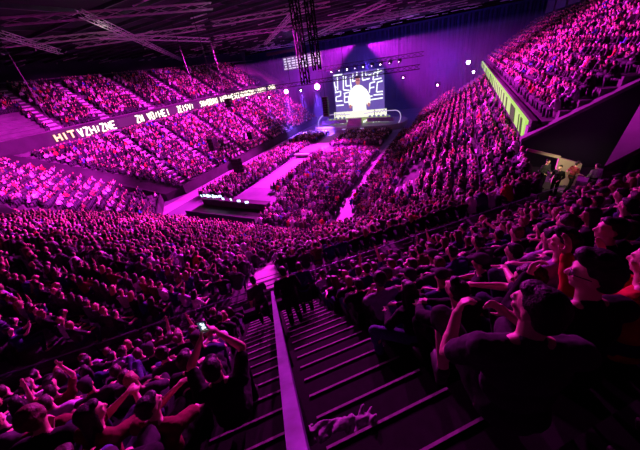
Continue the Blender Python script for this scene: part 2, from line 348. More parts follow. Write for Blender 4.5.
for x in np.arange(-72, 17, 9.0):
    q.beam((x, -12, 24.0), (x, 96, 24.0), .2, .4)
tag(q.build('ceiling_beams', purlin_m), kind='structure')
q = MB()
for y in np.arange(14, 95, 2.4):
    x = -71
    while x < 14:
        ln = RNG.uniform(.5, 5)
        if RNG.random() < (.32 if y < 50 else .6): q.beam((x, y+RNG.uniform(-.5, .5), 22.8), (min(15, x+ln), y+RNG.uniform(-.5, .5), 22.8), .07, .1)
        x += ln+RNG.uniform(.4, 4)
tag(q.build('ceiling_cable_trays', streak_m), kind='structure')
# two hanging towers and cables
for i, (p0, p1, dd) in enumerate((((294, -6), (305, 84), 40), ((307, -6), (318, 70), 42))):
    a = CAM+ray(*p0)*dd; b = CAM+ray(*p1)*dd; c = (a+b)/2
    truss('hanging_tower', (c[0], c[1], 24.2), (c[0], c[1], b[2]), .8, ('left' if i == 0 else 'right')+' one of two black lattice towers hanging from the ceiling', 'hanging towers', 1.0, .1, mat('matte_black', (.004, .004, .005), .95, noise=.1, spec=.05), 'truss tower')
for (px, ztop, zb, dd) in ((210, 24.3, 15, 45), (238, 24.3, 14, 60), (0, 24.3, 15, 40)):
    P = CAM+ray(px, 40)*dd; q = MB(); q.tube([(P[0], P[1], ztop), (P[0], P[1], zb)], .025, 5)
    tag(q.build('hanging_cable', black), 'thin steel cable hanging from the ceiling, %s' % {210: 'above the left LED ribbon', 238: 'beyond the first one', 0: 'at the left edge'}[px], 'cable')
# lighting rig truss across the stage front
truss('lighting_truss', (-62, 64, 12.6), (-8, 66, 12.9), .8, 'long horizontal black truss holding the stage lamps', None, 1.2, .07, black)
truss('lighting_truss', (-33, 72, 15.0), (-8, 72, 15.0), .8, 'short black truss right above the big screen', None, 1.2, .07, black)
for x in (-50, -38, -24, -12):
    q = MB(); q.tube([(x, 65.3, 13), (x, 65.3, 24.2)], .05, 5); tag(q.build('hanging_cable', black), 'thin cable carrying the stage lighting truss at %s' % {-50: 'its left end', -38: 'left of the brightest lamps', -24: 'the big screen', -12: 'its right end'}[x], 'cable')
# ------------------------------------------------------------------ stage lamps (fixtures)
def lamp(P, rad, em, label, aim=(-25, 30, 1), group='stage lamps on the truss'):
    t = empty('stage_lamp', P); tag(t, label, 'stage light', group)
    d = (Vector(aim)-Vector(P)).normalized()
    q = MB(); q.tube([-d*.75, -d*.55, d*.0, d*.12], [.2, .34, .42, .44], 14); q.build('housing', black, t, smooth=False)
    q = MB(); q.tube([d*.125, d*.15], [rad, rad*.95], 16); q.build('lens', em, t)
    q = MB(); x = d.cross(Vector((0, 0, 1))).normalized()
    q.tube([x*.5-d*.2, x*.5+Vector((0, 0, .5)), -x*.5+Vector((0, 0, .5)), -x*.5-d*.2], .05, 6); q.build('yoke', black, t)
    return t
E_MAG = emis('lens_magenta', (1, .12, .75), 60); E_WHT = emis('lens_white', (1, .75, 1), 40); E_VIO = emis('lens_violet', (.55, .3, 1), 14)
toC = (-3, 3, 15)
lamp((-31, 65.5, 11.6), .62, E_MAG, 'brightest magenta lamp, left of the big screen', toC)
lamp((-39.5, 65.2, 11.4), .48, E_MAG, 'second brightest magenta lamp, further left of the screen', toC)
lamp((-35.4, 65.3, 11.2), .16, E_WHT, 'small white lamp between the two bright magenta ones', toC)
lamp((-44.8, 65, 10.6), .16, E_WHT, 'small white lamp at the end of the left stands', toC)
lamp((-52, 65, 11.0), .14, E_VIO, 'faint violet lamp at the left end of the truss', toC)
lamp((-11.2, 66, 11.3), .16, E_VIO, 'small violet lamp right of the big screen', toC)
for i, px in enumerate((340, 347, 354, 361, 368, 376, 384, 392, 399)):
    lamp((-29.5+2.05*i, 71.6, 14.2), .09, E_VIO if i % 2 else E_WHT, 'tiny lamp number %d from the left above the big screen' % (i+1), (-25, 60, 1), 'tiny lamps above the screen')
lamp((.9, 84, 11.6), .4, emis('lens_cold', (.8, .9, 1), 30), 'white work light in the far right corner of the stands', toC, 'lamps in the far right corner')
lamp((2.2, 80, 9.7), .22, emis('lens_cold', (.8, .9, 1), 30), 'smaller white light below the corner work light', toC, 'lamps in the far right corner')
lamp((-4.4, 66, 9.2), .18, E_MAG, 'small magenta lamp beside the far right stands', toC, 'lamps in the far right corner')
# ------------------------------------------------------------------ boards and screens
W_LED = emis('led_white', (.9, .95, 1), 1.5); V_LED = emis('led_violet', (.16, .1, .5), .9); D_LED = emis('led_dark', (.012, .008, .03), 1.0)
# big screen
XS0, XS1, ZS0, ZS1, YS = -30.6, -17.3, 2.6, 13.3, 75.0
sc = empty('video_screen', (-24, YS, ZS0)); tag(sc, 'big stage screen showing a man in a white shirt before a letter pattern', 'screen')
q = MB(); q.box((0, .25, (ZS1-ZS0)/2), (XS1-XS0, .4, ZS1-ZS0)); q.build('cabinet', V_LED, sc)
def sp(u, v, y=0): return ((u-.5)*(XS1-XS0), y, v*(ZS1-ZS0))
def poly(q, pts, y, th=.02):
    q.prism([sp(u, v, y) for u, v in pts], [sp(u, v, y-th) for u, v in pts])
q = MB(); rr = random.Random(5)
def stroke(q, pts, w, y):
    for (a, b), (c, d) in zip(pts[:-1], pts[1:]):
        A, B = Vector(sp(a, b, y)), Vector(sp(c, d, y)); q.beam(A, B, w, .03, up=(0, 1, 0))
for pts in ([(.02,.98),(.2,.98)], [(.1,.98),(.08,.66)], [(.22,.95),(.2,.64),(.33,.62)], [(.27,.93),(.26,.72),(.38,.72)], [(.42,.97),(.4,.8),(.55,.84)], [(.6,.98),(.6,.8),(.74,.82)], [(.66,.97),(.67,.88)],
            [(.98,.95),(.82,.92),(.8,.78),(.96,.8)], [(.74,.72),(.72,.52)], [(.74,.72),(.84,.74)], [(.73,.62),(.82,.63)], [(.98,.74),(.88,.72),(.86,.52),(.98,.52)], [(.02,.6),(.14,.62),(.13,.52),(.03,.5),(.02,.4),(.16,.4)],
            [(.2,.56),(.32,.58)], [(.2,.48),(.32,.48)], [(.22,.56),(.2,.36),(.34,.36)], [(.66,.44),(.78,.44)], [(.68,.36),(.98,.38)], [(.8,.46),(.98,.46)], [(.02,.3),(.18,.3)], [(.02,.84),(.04,.62)], [(.9,.99),(.88,.84)], [(.5,.99),(.49,.9)], [(.02,.72),(.06,.72)], [(.36,.9),(.36,.6)], [(.7,.9),(.78,.9)]):
    stroke(q, pts, .3, -.02)
q.build('letter_pattern', W_LED, sc)
E_SH = emis('led_shirt', (1, .97, .86), 1.3); E_SK = emis('led_skin', (.6, .2, .22), .9); E_HR = emis('led_hair', (.03, .01, .02), .5)
q = MB(); poly(q, [(.36,.02),(.66,.02),(.64,.3),(.64,.6),(.6,.68),(.53,.72),(.47,.72),(.4,.68),(.37,.6),(.37,.3)], -.06); poly(q, [(.4,.67),(.33,.6),(.28,.42),(.29,.28),(.36,.26),(.39,.45)], -.05); poly(q, [(.6,.67),(.67,.6),(.74,.44),(.73,.28),(.66,.26),(.62,.45)], -.05); q.build('shirt_image', E_SH, sc)
q = MB(); q.ell(sp(.505, .8, -.08), (.62, .03, .95)); q.ell(sp(.32, .25, -.07), (.36, .02, .5)); q.ell(sp(.7, .26, -.07), (.36, .02, .5)); q.build('face_image', E_SK, sc)
q = MB(); q.ell(sp(.505, .885, -.1), (.7, .03, .34)); q.box(sp(.505, .815, -.13), (1.0, .03, .16)); q.build('hair_image', E_HR, sc)
q = MB(); q.box(sp(.5, .06, -.1), (14.6, .06, 1.7)); bn = q.build('name_banner', emis('led_banner', (1, .98, .85), 1.1), sc)
q = MB()
def scr(x0, z0, s, seed):
    r = random.Random(seed); pts = [(x0+i*s*.33, -.16, z0+s*(.2+.55*(i % 2))+r.uniform(-.15, .2)*s) for i in range(9)]; q.tube(pts, .07, 4)
scr(-6.9, .2, 1.1, 1); scr(4.0, .4, 1.15, 4); q.box((4.1, -.16, .8), (.16, .04, 1.3)); q.box((-6.9, -.16, .8), (.14, .04, 1.1)); q.build('handwriting', E_HR, bn)
q = MB(); q.tube([(i*.1-.2, -.2+.25*math.cos(i*.5-6.2)*-1, 0) for i in range(2)], .01, 4)
# low curved led apron below the screen
ap = empty('led_apron', (-24, 73.6, 0)); tag(ap, 'low curved light strip wall at the foot of the big screen', 'led screen')
q = MB(); arc = lambda x: -.0*x - 1.0*math.cos(x/9*1.3)
for i in range(24):
    x0 = -8.5+i*17/24; x1 = x0+17/24; q.prism([(x0, arc(x0), 1.4), (x1, arc(x1), 1.4), (x1, arc(x1)+.2, 1.4), (x0, arc(x0)+.2, 1.4)], [(x0, arc(x0), 2.7), (x1, arc(x1), 2.7), (x1, arc(x1)+.2, 2.7), (x0, arc(x0)+.2, 2.7)])
q.build('band', emis('led_olive', (.35, .42, .16), .9), ap)
q = MB()
for i in range(46):
    x = -8.3+i*.36; h = rr.uniform(.25, .75)
    if abs(x) > 1.5: q.box((x, arc(x)-.05, 1.85+rr.uniform(-.2, .2)), (.22, .05, h))
q.build('lettering', W_LED, ap)
# score board
bd = empty('score_board', (-38.5, 74, 17.4)); tag(bd, 'small hanging board of white schedule lines left above the big screen', 'screen')
q = MB(); q.box((0, .2, 0), (11.3, .3, 3.0)); q.build('cabinet', emis('led_board', (.05, .05, .1), 1), bd)
q = MB()
for r_ in range(5):
    for c in range(9):
        w = rr.uniform(.5, 1.15); q.box((-5+c*1.25+rr.uniform(-.1, .1), .0, -1.15+r_*.56), (w, .06, rr.uniform(.2, .4)))
q.build('lines', emis('led_pale', (.75, .85, 1), .9), bd)
q = MB(); q.box((-6, .2, 2.9), (9, .25, .7)); q.build('header', black, bd)
# led ribbons
def ribbon(label, P0, P1, h, bg, fg, seed, kind):
    P0, P1 = Vector(P0), Vector(P1); t = empty('led_ribbon', P0); tag(t, label, 'led ribbon')
    d = (P1-P0); ln = d.length; d.normalize(); n = d.cross(Vector((0, 0, 1))).normalized()
    if n.dot(Vector((-26, 45, 10))-P0) < 0: n = -n
    q = MB(); q.prism([n*0, d*ln, d*ln-n*.25, -n*.25], [Vector((0, 0, h)), d*ln+Vector((0, 0, h)), d*ln-n*.25+Vector((0, 0, h)), -n*.25+Vector((0, 0, h))]); q.build('panel', bg, t)
    r = random.Random(seed); q = MB(); x = .4
    def P(a, b): return d*a+n*.05+Vector((0, 0, b*h))
    if kind == 'word':
        while x < ln-2:
            s = r.choice('HIEVOSNZ|'); w = h*r.uniform(.25, .5); st = h*.12
            if x > 6 and r.random() < .12: x += r.uniform(.6, 2.2); continue
            seg = {'H': [((0,.1),(0,.9)),((1,.1),(1,.9)),((0,.5),(1,.5))], 'I': [((.5,.1),(.5,.9))], 'E': [((0,.1),(0,.9)),((0,.9),(1,.9)),((0,.5),(.8,.5)),((0,.1),(1,.1))], 'V': [((0,.9),(.5,.1)),((.5,.1),(1,.9))],
                   'O': [((0,.1),(0,.9)),((1,.1),(1,.9)),((0,.9),(1,.9)),((0,.1),(1,.1))], 'S': [((1,.9),(0,.75)),((0,.75),(1,.4)),((1,.4),(0,.1))], 'N': [((0,.1),(0,.9)),((0,.9),(1,.1)),((1,.1),(1,.9))], 'Z': [((0,.9),(1,.9)),((1,.9),(0,.1)),((0,.1),(1,.1))], '|': [((.3,.2),(.7,.8))]}[s]
            for (a, b), (c, e) in seg: q.beam(P(x+a*w, b), P(x+c*w, e), st*1.3, .05, up=n)
            x += w+h*.2
            if r.random() < .5: q.beam(P(x-w*1.5, -.16), P(x-w*.5, -.16), h*.16, .05, up=n)
    else:
        while x < ln-1:
            q.beam(P(x, .05), P(x+h*.55, .95), h*.13, .05, up=n); x += h*r.choice((.33, .4, .9, 2.2, 3))
    q.build('lettering' if kind == 'word' else 'stripes', fg, t); return t
lr = ribbon('white lettered light ribbon under the upper left stands', (-55.6, 24.8, 11.1), (-55.6, 87, 11.1), 1.5, D_LED, emis('led_cream', (1, .93, .7), 2.0), 3, 'word')
q = MB(); 
for i, (a, b, c, e) in enumerate(((0,0,0,1),(.7,0,.7,1),(0,.5,.7,.5),(1.3,0,1.3,1),(2.3,0,2.3,1),(1.8,1,2.8,1))):
    q.beam((.1, -2.9+a, .3+b), (.1, -2.9+c, .3+e), .26, .06, up=(1, 0, 0))
q.build('end_letters', emis('led_orange', (1, .55, .3), 2.0), lr)
ribbon('yellow-green striped light ribbon along the edge of the upper right stands', (4.1, 23.0, 9.85), (4.1, 92, 10.0), 1.05, emis('led_lime', (.42, .72, .12), 1.1), emis('led_deep', (.12, .16, .05), .5), 8, 'stripe')
q = MB()
# ------------------------------------------------------------------ stage
sg = empty('stage', (-24, 76, 0)); tag(sg, 'low violet stage with two curved desks and central steps', 'stage')
q = MB(); pts = []
for k in range(40):
    a = 2*math.pi*k/40; pts.append((12.5*math.copysign(abs(math.cos(a))**.5, math.cos(a)), 5.5*math.copysign(abs(math.sin(a))**.7, math.sin(a))))
q.prism([(x, y-2, 0) for x, y in pts], [(x, y-2, 1.3) for x, y in pts]); q.build('platform', mat('stage_grey', (.3, .3, .36), .5, scale=.5), sg)
white_tube = emis('tube_white', (.7, .5, 1), .9)
for sx in (-1, 1):
    x1 = 10.9 if sx < 0 else 11.4; P = [(sx*1.9, -3.2, 3.6), (sx*5, -3.2, 3.95)]
    for a in np.linspace(90, -90, 12): P.append((sx*(x1-1.6+1.6*math.cos(R_(a))), -3.2-1.2*(1-math.sin(R_(a))), 2.3+1.6*math.sin(R_(a))))
    P += [(sx*6, -6.8, .9), (sx*1.9, -7.6, .9)]
    q = MB(); q.tube(P, .09, 6); q.build('light_tube', white_tube, sg)
    q = MB(); 
    for a0 in range(6):
        x = sx*(3.4+a0*1.15); q.box((x, -3.6-.06*a0**2*.4, 2.1), (1.1, .9, .9))
    q.build('player_desk', mat('desk_violet', (.28, .22, .4), .5, scale=.5), sg)
q = MB()
for i in range(5): q.box((0, -7.4+i*.5, .3+i*.35), (3.6, .55, .6+i*.5))
q.build('centre_steps', mat('steps_mauve', (.5, .35, .5), .6, scale=.7), sg)
for sx in (-1, 1):
    for i in range(5):
        t = empty('monitor', (-24+sx*(3.5+i*1.15), 72.5-.02*i, 2.55)); tag(t, 'small game monitor, number %d outward from the centre on the %s stage desk' % (i+1, 'left' if sx < 0 else 'right'), 'monitor', 'monitors on the stage desks')
        q = MB(); q.box((0, 0, .4), (.62, .06, .38)); q.build('casing', black, t); q = MB(); q.box((0, .0, .1), (.08, .06, .26)); q.box((0, 0, .01), (.3, .22, .03)); q.build('stand', black, t)
        q = MB(); q.box((0, -.04, .4), (.56, .02, .32)); q.build('display', V_LED, t)
# round podium and bench on the floor, mixing position, speakers
q = MB(); q.tube([(0, 0, 0), (0, 0, .55)], [2.5, 2.5], 32); pd = tag(q.build('round_podium', mat('podium_violet', (.16, .12, .2), .6), loc=(-28.6, 52.8, 0)), 'dark round podium in the middle of the bright walkway', 'podium')
bch = empty('bench', (-28.4, 48.6, 0), .1); tag(bch, 'pale bench in front of the round podium', 'bench')
q = MB(); q.box((0, 0, .75), (3.2, .9, .1)); q.build('top', mat('pale_top', (.75, .7, .6), .5), bch)
q = MB(); q.box((0, 0, .36), (2.9, .6, .7)); q.build('base', panelg, bch)
foh = empty('mixing_desk', (-27.2, 24.3, 0)); tag(foh, 'dark mixing desk platform behind the floor seats, full of glowing equipment', 'control desk')
q = MB(); q.box((0, 0, .25), (12.5, 4.4, .5)); q.build('platform', black, foh)
q = MB(); q.box((0, 1.4, .95), (11.6, .8, .9)); q.box((0, 1.4, 1.43), (11.8, 1.0, .06)); q.build('desk', dark_conc, foh)
q = MB(); q.box((0, -2.1, .8), (12, .1, .6)); q.build('back_screen', wallm, foh)
E_MON = emis('monitor_glow', (.55, .75, 1), 3.0)
for i in range(13):
    x = -33+i*.42+RNG.uniform(-.1, .1) if i < 9 else -28.5+(i-9)*1.5
    t = empty('monitor', (x, 25.0+RNG.uniform(-1.6, .8)*(1 if i < 9 else .2), 1.46 if i >= 9 else 1.46)); t.rotation_euler.z = RNG.uniform(-.4, .4)
    if i < 9: t.location.y = 25.5+.15*(i % 3)
    tag(t, 'glowing desk monitor, number %d from the left on the mixing desk' % (i+1), 'monitor', 'monitors on the mixing desk')
    q = MB(); q.box((0, 0, .4), (.52, .05, .34)); q.build('casing', black, t); q = MB(); q.box((0, 0, .1), (.08, .05, .24)); q.box((0, 0, .01), (.3, .2, .03)); q.build('stand', black, t)
    q = MB(); q.box((0, -.035, .4), (.48, .02, .3)); q.build('display', E_MON, t)
def line_array(px, py, dd, n, label):
    P = CAM+ray(px, py)*dd; t = empty('hanging_speaker', tuple(P)); tag(t, label, 'speaker', 'hanging line-array speakers')
    for i in range(n):
        q = MB(); q.box((0, -.05*i*i*.15, -i*.5), (1.2, .8, .46), Matrix.Rotation(-.06*i, 3, 'X')); q.build('cabinet', black, t)
    q = MB(); q.tube([(0, 0, .2), (0, 0, 23.9-P[2])], .04, 5); q.build('cable', black, t)
line_array(325, 98, 66, 8, 'black speaker column hanging just left of the big screen')
line_array(236, 160, 40, 4, 'black speaker column hanging before the lower left stands')
line_array(211, 140, 50, 4, 'black speaker column hanging near the white ribbon')
line_array(250, 133, 60, 3, 'small black speaker column, furthest right before the left stands')
line_array(228, 100, 58, 3, 'black speaker column overlapping the end of the white ribbon')
# floor walkway carpets (pale runner)
run_m = mat('runner_pink', (.34, .26, .34), .6, scale=.6, noise=.12)
q = MB()
q.prism([(x, y, 0) for x, y in ((-29.8, 33), (-25.6, 33), (-25.6, 70), (-29.8, 70))], [(x, y, .03) for x, y in ((-29.8, 33), (-25.6, 33), (-25.6, 70), (-29.8, 70))]); tag(q.build('floor_runner', run_m), kind='structure')
q = MB(); q.prism([(x, y, 0) for x, y in ((-40.9, 22), (-38.2, 22), (-38.2, 62), (-40.9, 62))], [(x, y, .03) for x, y in ((-40.9, 22), (-38.2, 22), (-38.2, 62), (-40.9, 62))]); tag(q.build('floor_runner', run_m), kind='structure')
q = MB(); q.prism([(x, y, 0) for x, y in ((-12.6, 30), (-11.4, 30), (-11.4, 56), (-12.6, 56))], [(x, y, .03) for x, y in ((-12.6, 30), (-11.4, 30), (-11.4, 56), (-12.6, 56))]); tag(q.build('floor_runner', run_m), kind='structure')
q = MB(); q.prism([(x, y, 0) for x, y in ((-23.6, 30.5), (-22.8, 30.5), (-22.8, 52), (-23.6, 52))], [(x, y, .03) for x, y in ((-23.6, 30.5), (-22.8, 30.5), (-22.8, 52), (-23.6, 52))]); tag(q.build('floor_runner', run_m), kind='structure')
# floor seating
def floor_block(x0, x1, y0, y1, dy=.95, dx=.55, shear=0):
    r = 0; y = y0
    while y < y1:
        i = 0; x = x0
        while x < x1:
            if RNG.random() < .95: SEATS.append((np.array([x+shear*(y-y0), y, 0.]), 0.0, 'floor', r, i))
            x += dx; i += 1
        y += dy; r += 1
floor_block(-37.2, -30.3, 28.5, 57)
floor_block(-25.2, -23.9, 32, 50.5)
floor_block(-22.4, -12.9, 29.5, 52)
floor_block(-11.0, -9.4, 29, 66)
floor_block(-37.6, -30.4, 59.5, 68)
floor_block(-24.8, -13.5, 55.5, 67)
floor_block(-21, -12.5, 22.5, 28.2)
# ------------------------------------------------------------------ people
def remesh(mb, voxel, smooth=3, disp=0, dec=None, name='m', M=None):
    me = mb.mesh(name); o = bpy.data.objects.new(name, me); COL.objects.link(o)
    r = o.modifiers.new('r', 'REMESH'); r.mode = 'VOXEL'; r.voxel_size = voxel
    s = o.modifiers.new('s', 'SMOOTH'); s.iterations = smooth; s.factor = .6
    if disp:
        tx = bpy.data.textures.new('folds', 'CLOUDS'); tx.noise_scale = .09; d = o.modifiers.new('d', 'DISPLACE'); d.texture = tx; d.strength = disp; d.mid_level = .5
    if dec: c = o.modifiers.new('c', 'DECIMATE'); c.ratio = dec
    dg = bpy.context.evaluated_depsgraph_get(); out = bpy.data.meshes.new_from_object(o.evaluated_get(dg)); out.name = name
    bpy.data.objects.remove(o); out.polygons.foreach_set('use_smooth', [True]*len(out.polygons))
    out.materials.clear(); out.materials.append(M or skins[0]); return out
V = Vector
def hand(q, w, d, side, palm_n, curl=.35, sc=1.0):
    """palm + four fingers + thumb; w wrist, d pointing direction, palm_n palm normal"""
    d = V(d).normalized(); n = (V(palm_n)-d*V(palm_n).dot(d)).normalized(); x = d.cross(n)*side
    R = Matrix((x, d, n)).transposed()
    q.ell(w+d*.045*sc, (.04*sc, .05*sc, .017*sc), R, 10, 7)
    for i, (off, ln) in enumerate(((-.028, .072), (-.0095, .082), (.0095, .077), (.027, .06))):
        b = w+d*.085*sc+x*off*sc; a1 = curl; a2 = curl*2.2
        p1 = b+(d*math.cos(a1)+n*math.sin(a1))*ln*.5*sc; p2 = p1+(d*math.cos(a2)+n*math.sin(a2))*ln*.5*sc
        q.cap(w+d*.05*sc+x*off*.8*sc, b, .009*sc, n=8); q.cap(b, p1, .0088*sc, .008*sc, n=8); q.cap(p1, p2, .008*sc, .0068*sc, n=8)
    tb = w+d*.02*sc-x*.03*sc; t1 = tb+(d*.7-x*.65+n*.3).normalized()*.04*sc; t2 = t1+(d*.9-x*.2+n*.35).normalized()*.03*sc
    q.cap(tb, t1, .012*sc, .010*sc, n=8); q.cap(t1, t2, .010*sc, .008*sc, n=8)
def make_proto(p, vox=.014, dec=None):
    """p: pose dict. Local frame: +Y forward, z up from the tread; returns dict of meshes"""
    g = lambda k, dflt: p.get(k, dflt)
    seated = g('seated', True); pel = V((0, g('py', -.12), .53 if seated else .95)); lean = g('lean', .1); sway = g('sway', 0)
    ax = V((math.sin(sway), math.sin(lean), math.cos(lean))).normalized(); fw = V((0, math.cos(lean), -math.sin(lean))); sh = pel+ax*.43
    w = g('w', 1.0); sx = V((1, 0, 0))
    Rt = Matrix((sx, fw, ax)).transposed(); hc = pel+ax*.52+V((0, .03+.1*math.sin(lean), .15)); yaw = g('yaw', 0); hp = g('hp', .1); tilt = g('tilt', 0)
    Rh = Matrix.Rotation(yaw, 3, 'Z') @ Matrix.Rotation(-hp, 3, 'X') @ Matrix.Rotation(tilt, 3, 'Y')
    def hv(a): return hc+Rh@V(a)
    B = MB()
    for c, r in ((0, (.165*w, .115, .12)), (.17, (.15*w, .105, .15)), (.32, (.175*w, .115, .15))): B.ell(pel+ax*c, r, Rt)
    B.cap(sh+sx*-.15*w, sh+sx*.15*w, .062, .062); B.cap(sh-ax*.02, hc-V((0, 0, .06)), .062, .052)
    B.cap(sh+sx*.13*w, pel+ax*.5, .05, .045); B.cap(sh-sx*.13*w, pel+ax*.5, .05, .045)
    # head with face
    B.ell(hv((0, -.012, .02)), (.076, .096, .098), Rh, 18, 12); B.ell(hv((0, .022, -.03)), (.058, .07, .085), Rh); B.ell(hv((0, .062, -.088)), (.026, .024, .022), Rh)
    B.cap(hv((0, .085, .005)), hv((0, .104, -.03)), .011, .016, 8); B.cap(hv((-.035, .077, .022)), hv((.035, .077, .022)), .014, .014, 8)
    B.cap(hv((-.018, .084, -.062)), hv((.018, .084, -.062)), .009, .009, 8); B.ell(hv((0, .086, -.052)), (.02, .008, .005), Rh)
    for e in (-1, 1):
        B.ell(hv((e*.076, -.005, -.01)), (.011, .02, .032), Rh @ Matrix.Rotation(e*.25, 3, 'Z'), 10, 7); B.ell(hv((e*.04, .06, -.02)), (.022, .022, .02), Rh)
    # legs
    KN = g('knees', [(-.14, .36, .56), (.14, .36, .56)] if seated else [(-.1, .03, .5), (.1, .03, .5)])
    AN = g('ankles', [(-.13, .22, .09), (.13, .22, .09)] if seated else [(-.11, -.03, .09), (.11, -.03, .09)])
    T = MB(); T.ell(pel, (.178*w, .135, .13), Rt); SHL = []
    for i, e in enumerate((-1, 1)):
        hp_ = pel+sx*e*.09+V((0, .02, -.01)); k, a = V(KN[i]), V(AN[i])
        B.cap(hp_, k, .082, .055); B.cap(k, a, .054, .038); B.cap(k+(a-k)*.25+V((0, -.02, 0)), k+(a-k)*.5, .052, .045); B.ell(a+V((0, .07, -.045)), (.045, .12, .04))
        T.cap(hp_, k, .1, .074); T.cap(k, a-V((0, 0, -.02)) if not g('shorts', False) else k+(a-k)*.12, .073, .058 if not g('shorts', False) else .075)
        SHS = MB(); SHL.append(SHS); SHS.ell(a+V((e*.01, .075, -.045)), (.052, .14, .05)); SHS.box(a+V((e*.01, .07, -.078)), (.085, .25, .025)); SHS.cap(a+V((0, .01, -.03)), a+V((0, 0, .02)), .05, .046)
    # arms
    EL = g('elbows', [(-.27, .08, .72), (.27, .08, .72)]); WR = g('wrists', [(-.1, .28, .66), (.1, .28, .66)]); HD = g('hands', [(.5, .8, -.1), (-.5, .8, -.1)]); PN = g('palms', [(0, 0, -1), (0, 0, -1)]); CU = g('curl', .35)
    SHT = MB()
    for c, r in ((-.02, (.182*w, .135, .12)), (.17, (.17*w, .125, .16)), (.32, (.192*w, .13, .15))): SHT.ell(pel+ax*c, r, Rt)
    SHT.cap(sh-sx*.15*w, sh+sx*.15*w, .078, .078); SHT.cap(sh-ax*.02, pel+ax*.49, .085, .066)
    slv = g('sleeve', 'short')
    for i, e in enumerate((-1, 1)):
        S_ = sh+sx*e*.185*w; E_, W_ = V(EL[i]), V(WR[i])
        if (E_-S_).length > .3: E_ = S_+(E_-S_).normalized()*.3
        if (W_-E_).length > .27: W_ = E_+(W_-E_).normalized()*.27
        B.ell(S_, .062); B.cap(S_, E_, .055, .042); B.cap(E_, W_, .043, .028); B.cap(E_+(W_-E_)*.1, E_+(W_-E_)*.4, .045, .042)
        hand(B, W_, HD[i], e, PN[i], CU, g('hs', 1.0))
        SHT.ell(S_, .08)
        if slv == 'short': SHT.cap(S_, S_+(E_-S_)*.68, .076, .068)
        else: SHT.cap(S_, E_, .076, .062); SHT.cap(E_, E_+(W_-E_)*.93, .062, .044)
    if g('hood', False): SHT.ell(sh+V((0, -.1, .06)), (.12, .07, .09)); SHT.cap(sh+V((-.09, 0, .08)), sh+V((.09, 0, .08)), .05, .05)
    # hair
    Hh = MB(); hk = g('hair', 'short')
    if hk != 'bald':
        Hh.ell(hv((0, -.028, .034)), (.082, .096, .091), Rh, 18, 12); Hh.ell(hv((0, -.055, -.015)), (.073, .062, .075), Rh); Hh.ell(hv((0, .035, .082)), (.058, .048, .032), Rh)
    if hk == 'curly':
        r = random.Random(3)
        for i in range(70):
            u = r.uniform(0, 6.283); vv = r.uniform(-.5, 1.5); Hh.ell(hv((.088*math.cos(u)*math.cos(vv), -.03+.1*math.sin(u)*math.cos(vv)*(1 if math.sin(u) < 0 else .75), .04+.098*math.sin(vv))), r.uniform(.018, .03), None, 7, 5)
    if hk == 'long':
        for x in (-.06, -.02, .02, .06): Hh.cap(hv((x, -.07, -.02)), hv((x*1.25, -.1, -.26)), .036, .028)
        for e in (-1, 1): Hh.cap(hv((e*.07, 0, 0)), hv((e*.08, -.02, -.2)), .024, .024)
    if hk == 'bun': Hh.ell(hv((0, -.13, .07)), .05)
    if hk == 'quiff': Hh.ell(hv((0, .05, .115)), (.058, .05, .035), Rh); Hh.ell(hv((0, 0, .12)), (.07, .07, .03), Rh)
    out = {'person': remesh(B, vox, 2, 0, dec, 'person', skins[0]), 'shirt': remesh(SHT, vox*1.1, 4, .022, dec, 'shirt', cloth['black']), 'trousers': remesh(T, vox*1.15, 4, .02, dec, 'trousers', jeans['navy']),
           'shoe0': remesh(SHL[0], vox*1.2, 2, 0, dec, 'shoe', shoe_m), 'shoe1': remesh(SHL[1], vox*1.2, 2, 0, dec, 'shoe', shoe_m)}
    if hk != 'bald': out['hair'] = remesh(Hh, vox, 2, .012, dec, 'hair', hairs[0])
    if hk == 'cap':
        C_ = MB(); C_.ell(hv((0, -.012, .055)), (.092, .108, .085), Rh, 18, 12); C_.ell(hv((0, .12, .05)), (.07, .075, .012), Rh @ Matrix.Rotation(-.25, 3, 'X')); out['cap'] = remesh(C_, vox, 2, 0, dec, 'cap', cloth['charcoal'])
    if g('glasses', False):
        G = MB()
        for e in (-1, 1): G.tube([hv((e*.034+.026*math.cos(t), .1-.012*abs(math.cos(t))*0-.01, .0+.02*math.sin(t))) for t in [k*math.pi/6 for k in range(12)]], .003, 5, True); G.tube([hv((e*.06, .088, .003)), hv((e*.08, 0, .006))], .003, 5)
        G.tube([hv((-.008, .092, .004)), hv((.008, .092, .004))], .003, 5); out['glasses'] = G.mesh('glasses', black)
    if g('eyes', False):
        out['eyes'] = None
        for e in (-1, 1):
            G = MB(); G.ell(hv((e*.033, .079, .002)), .0125, None, 10, 8); out['eye%d' % e] = G.mesh('eye', mat('eye_white', (.7, .7, .7), .2, noise=0))
        del out['eyes']
    return out
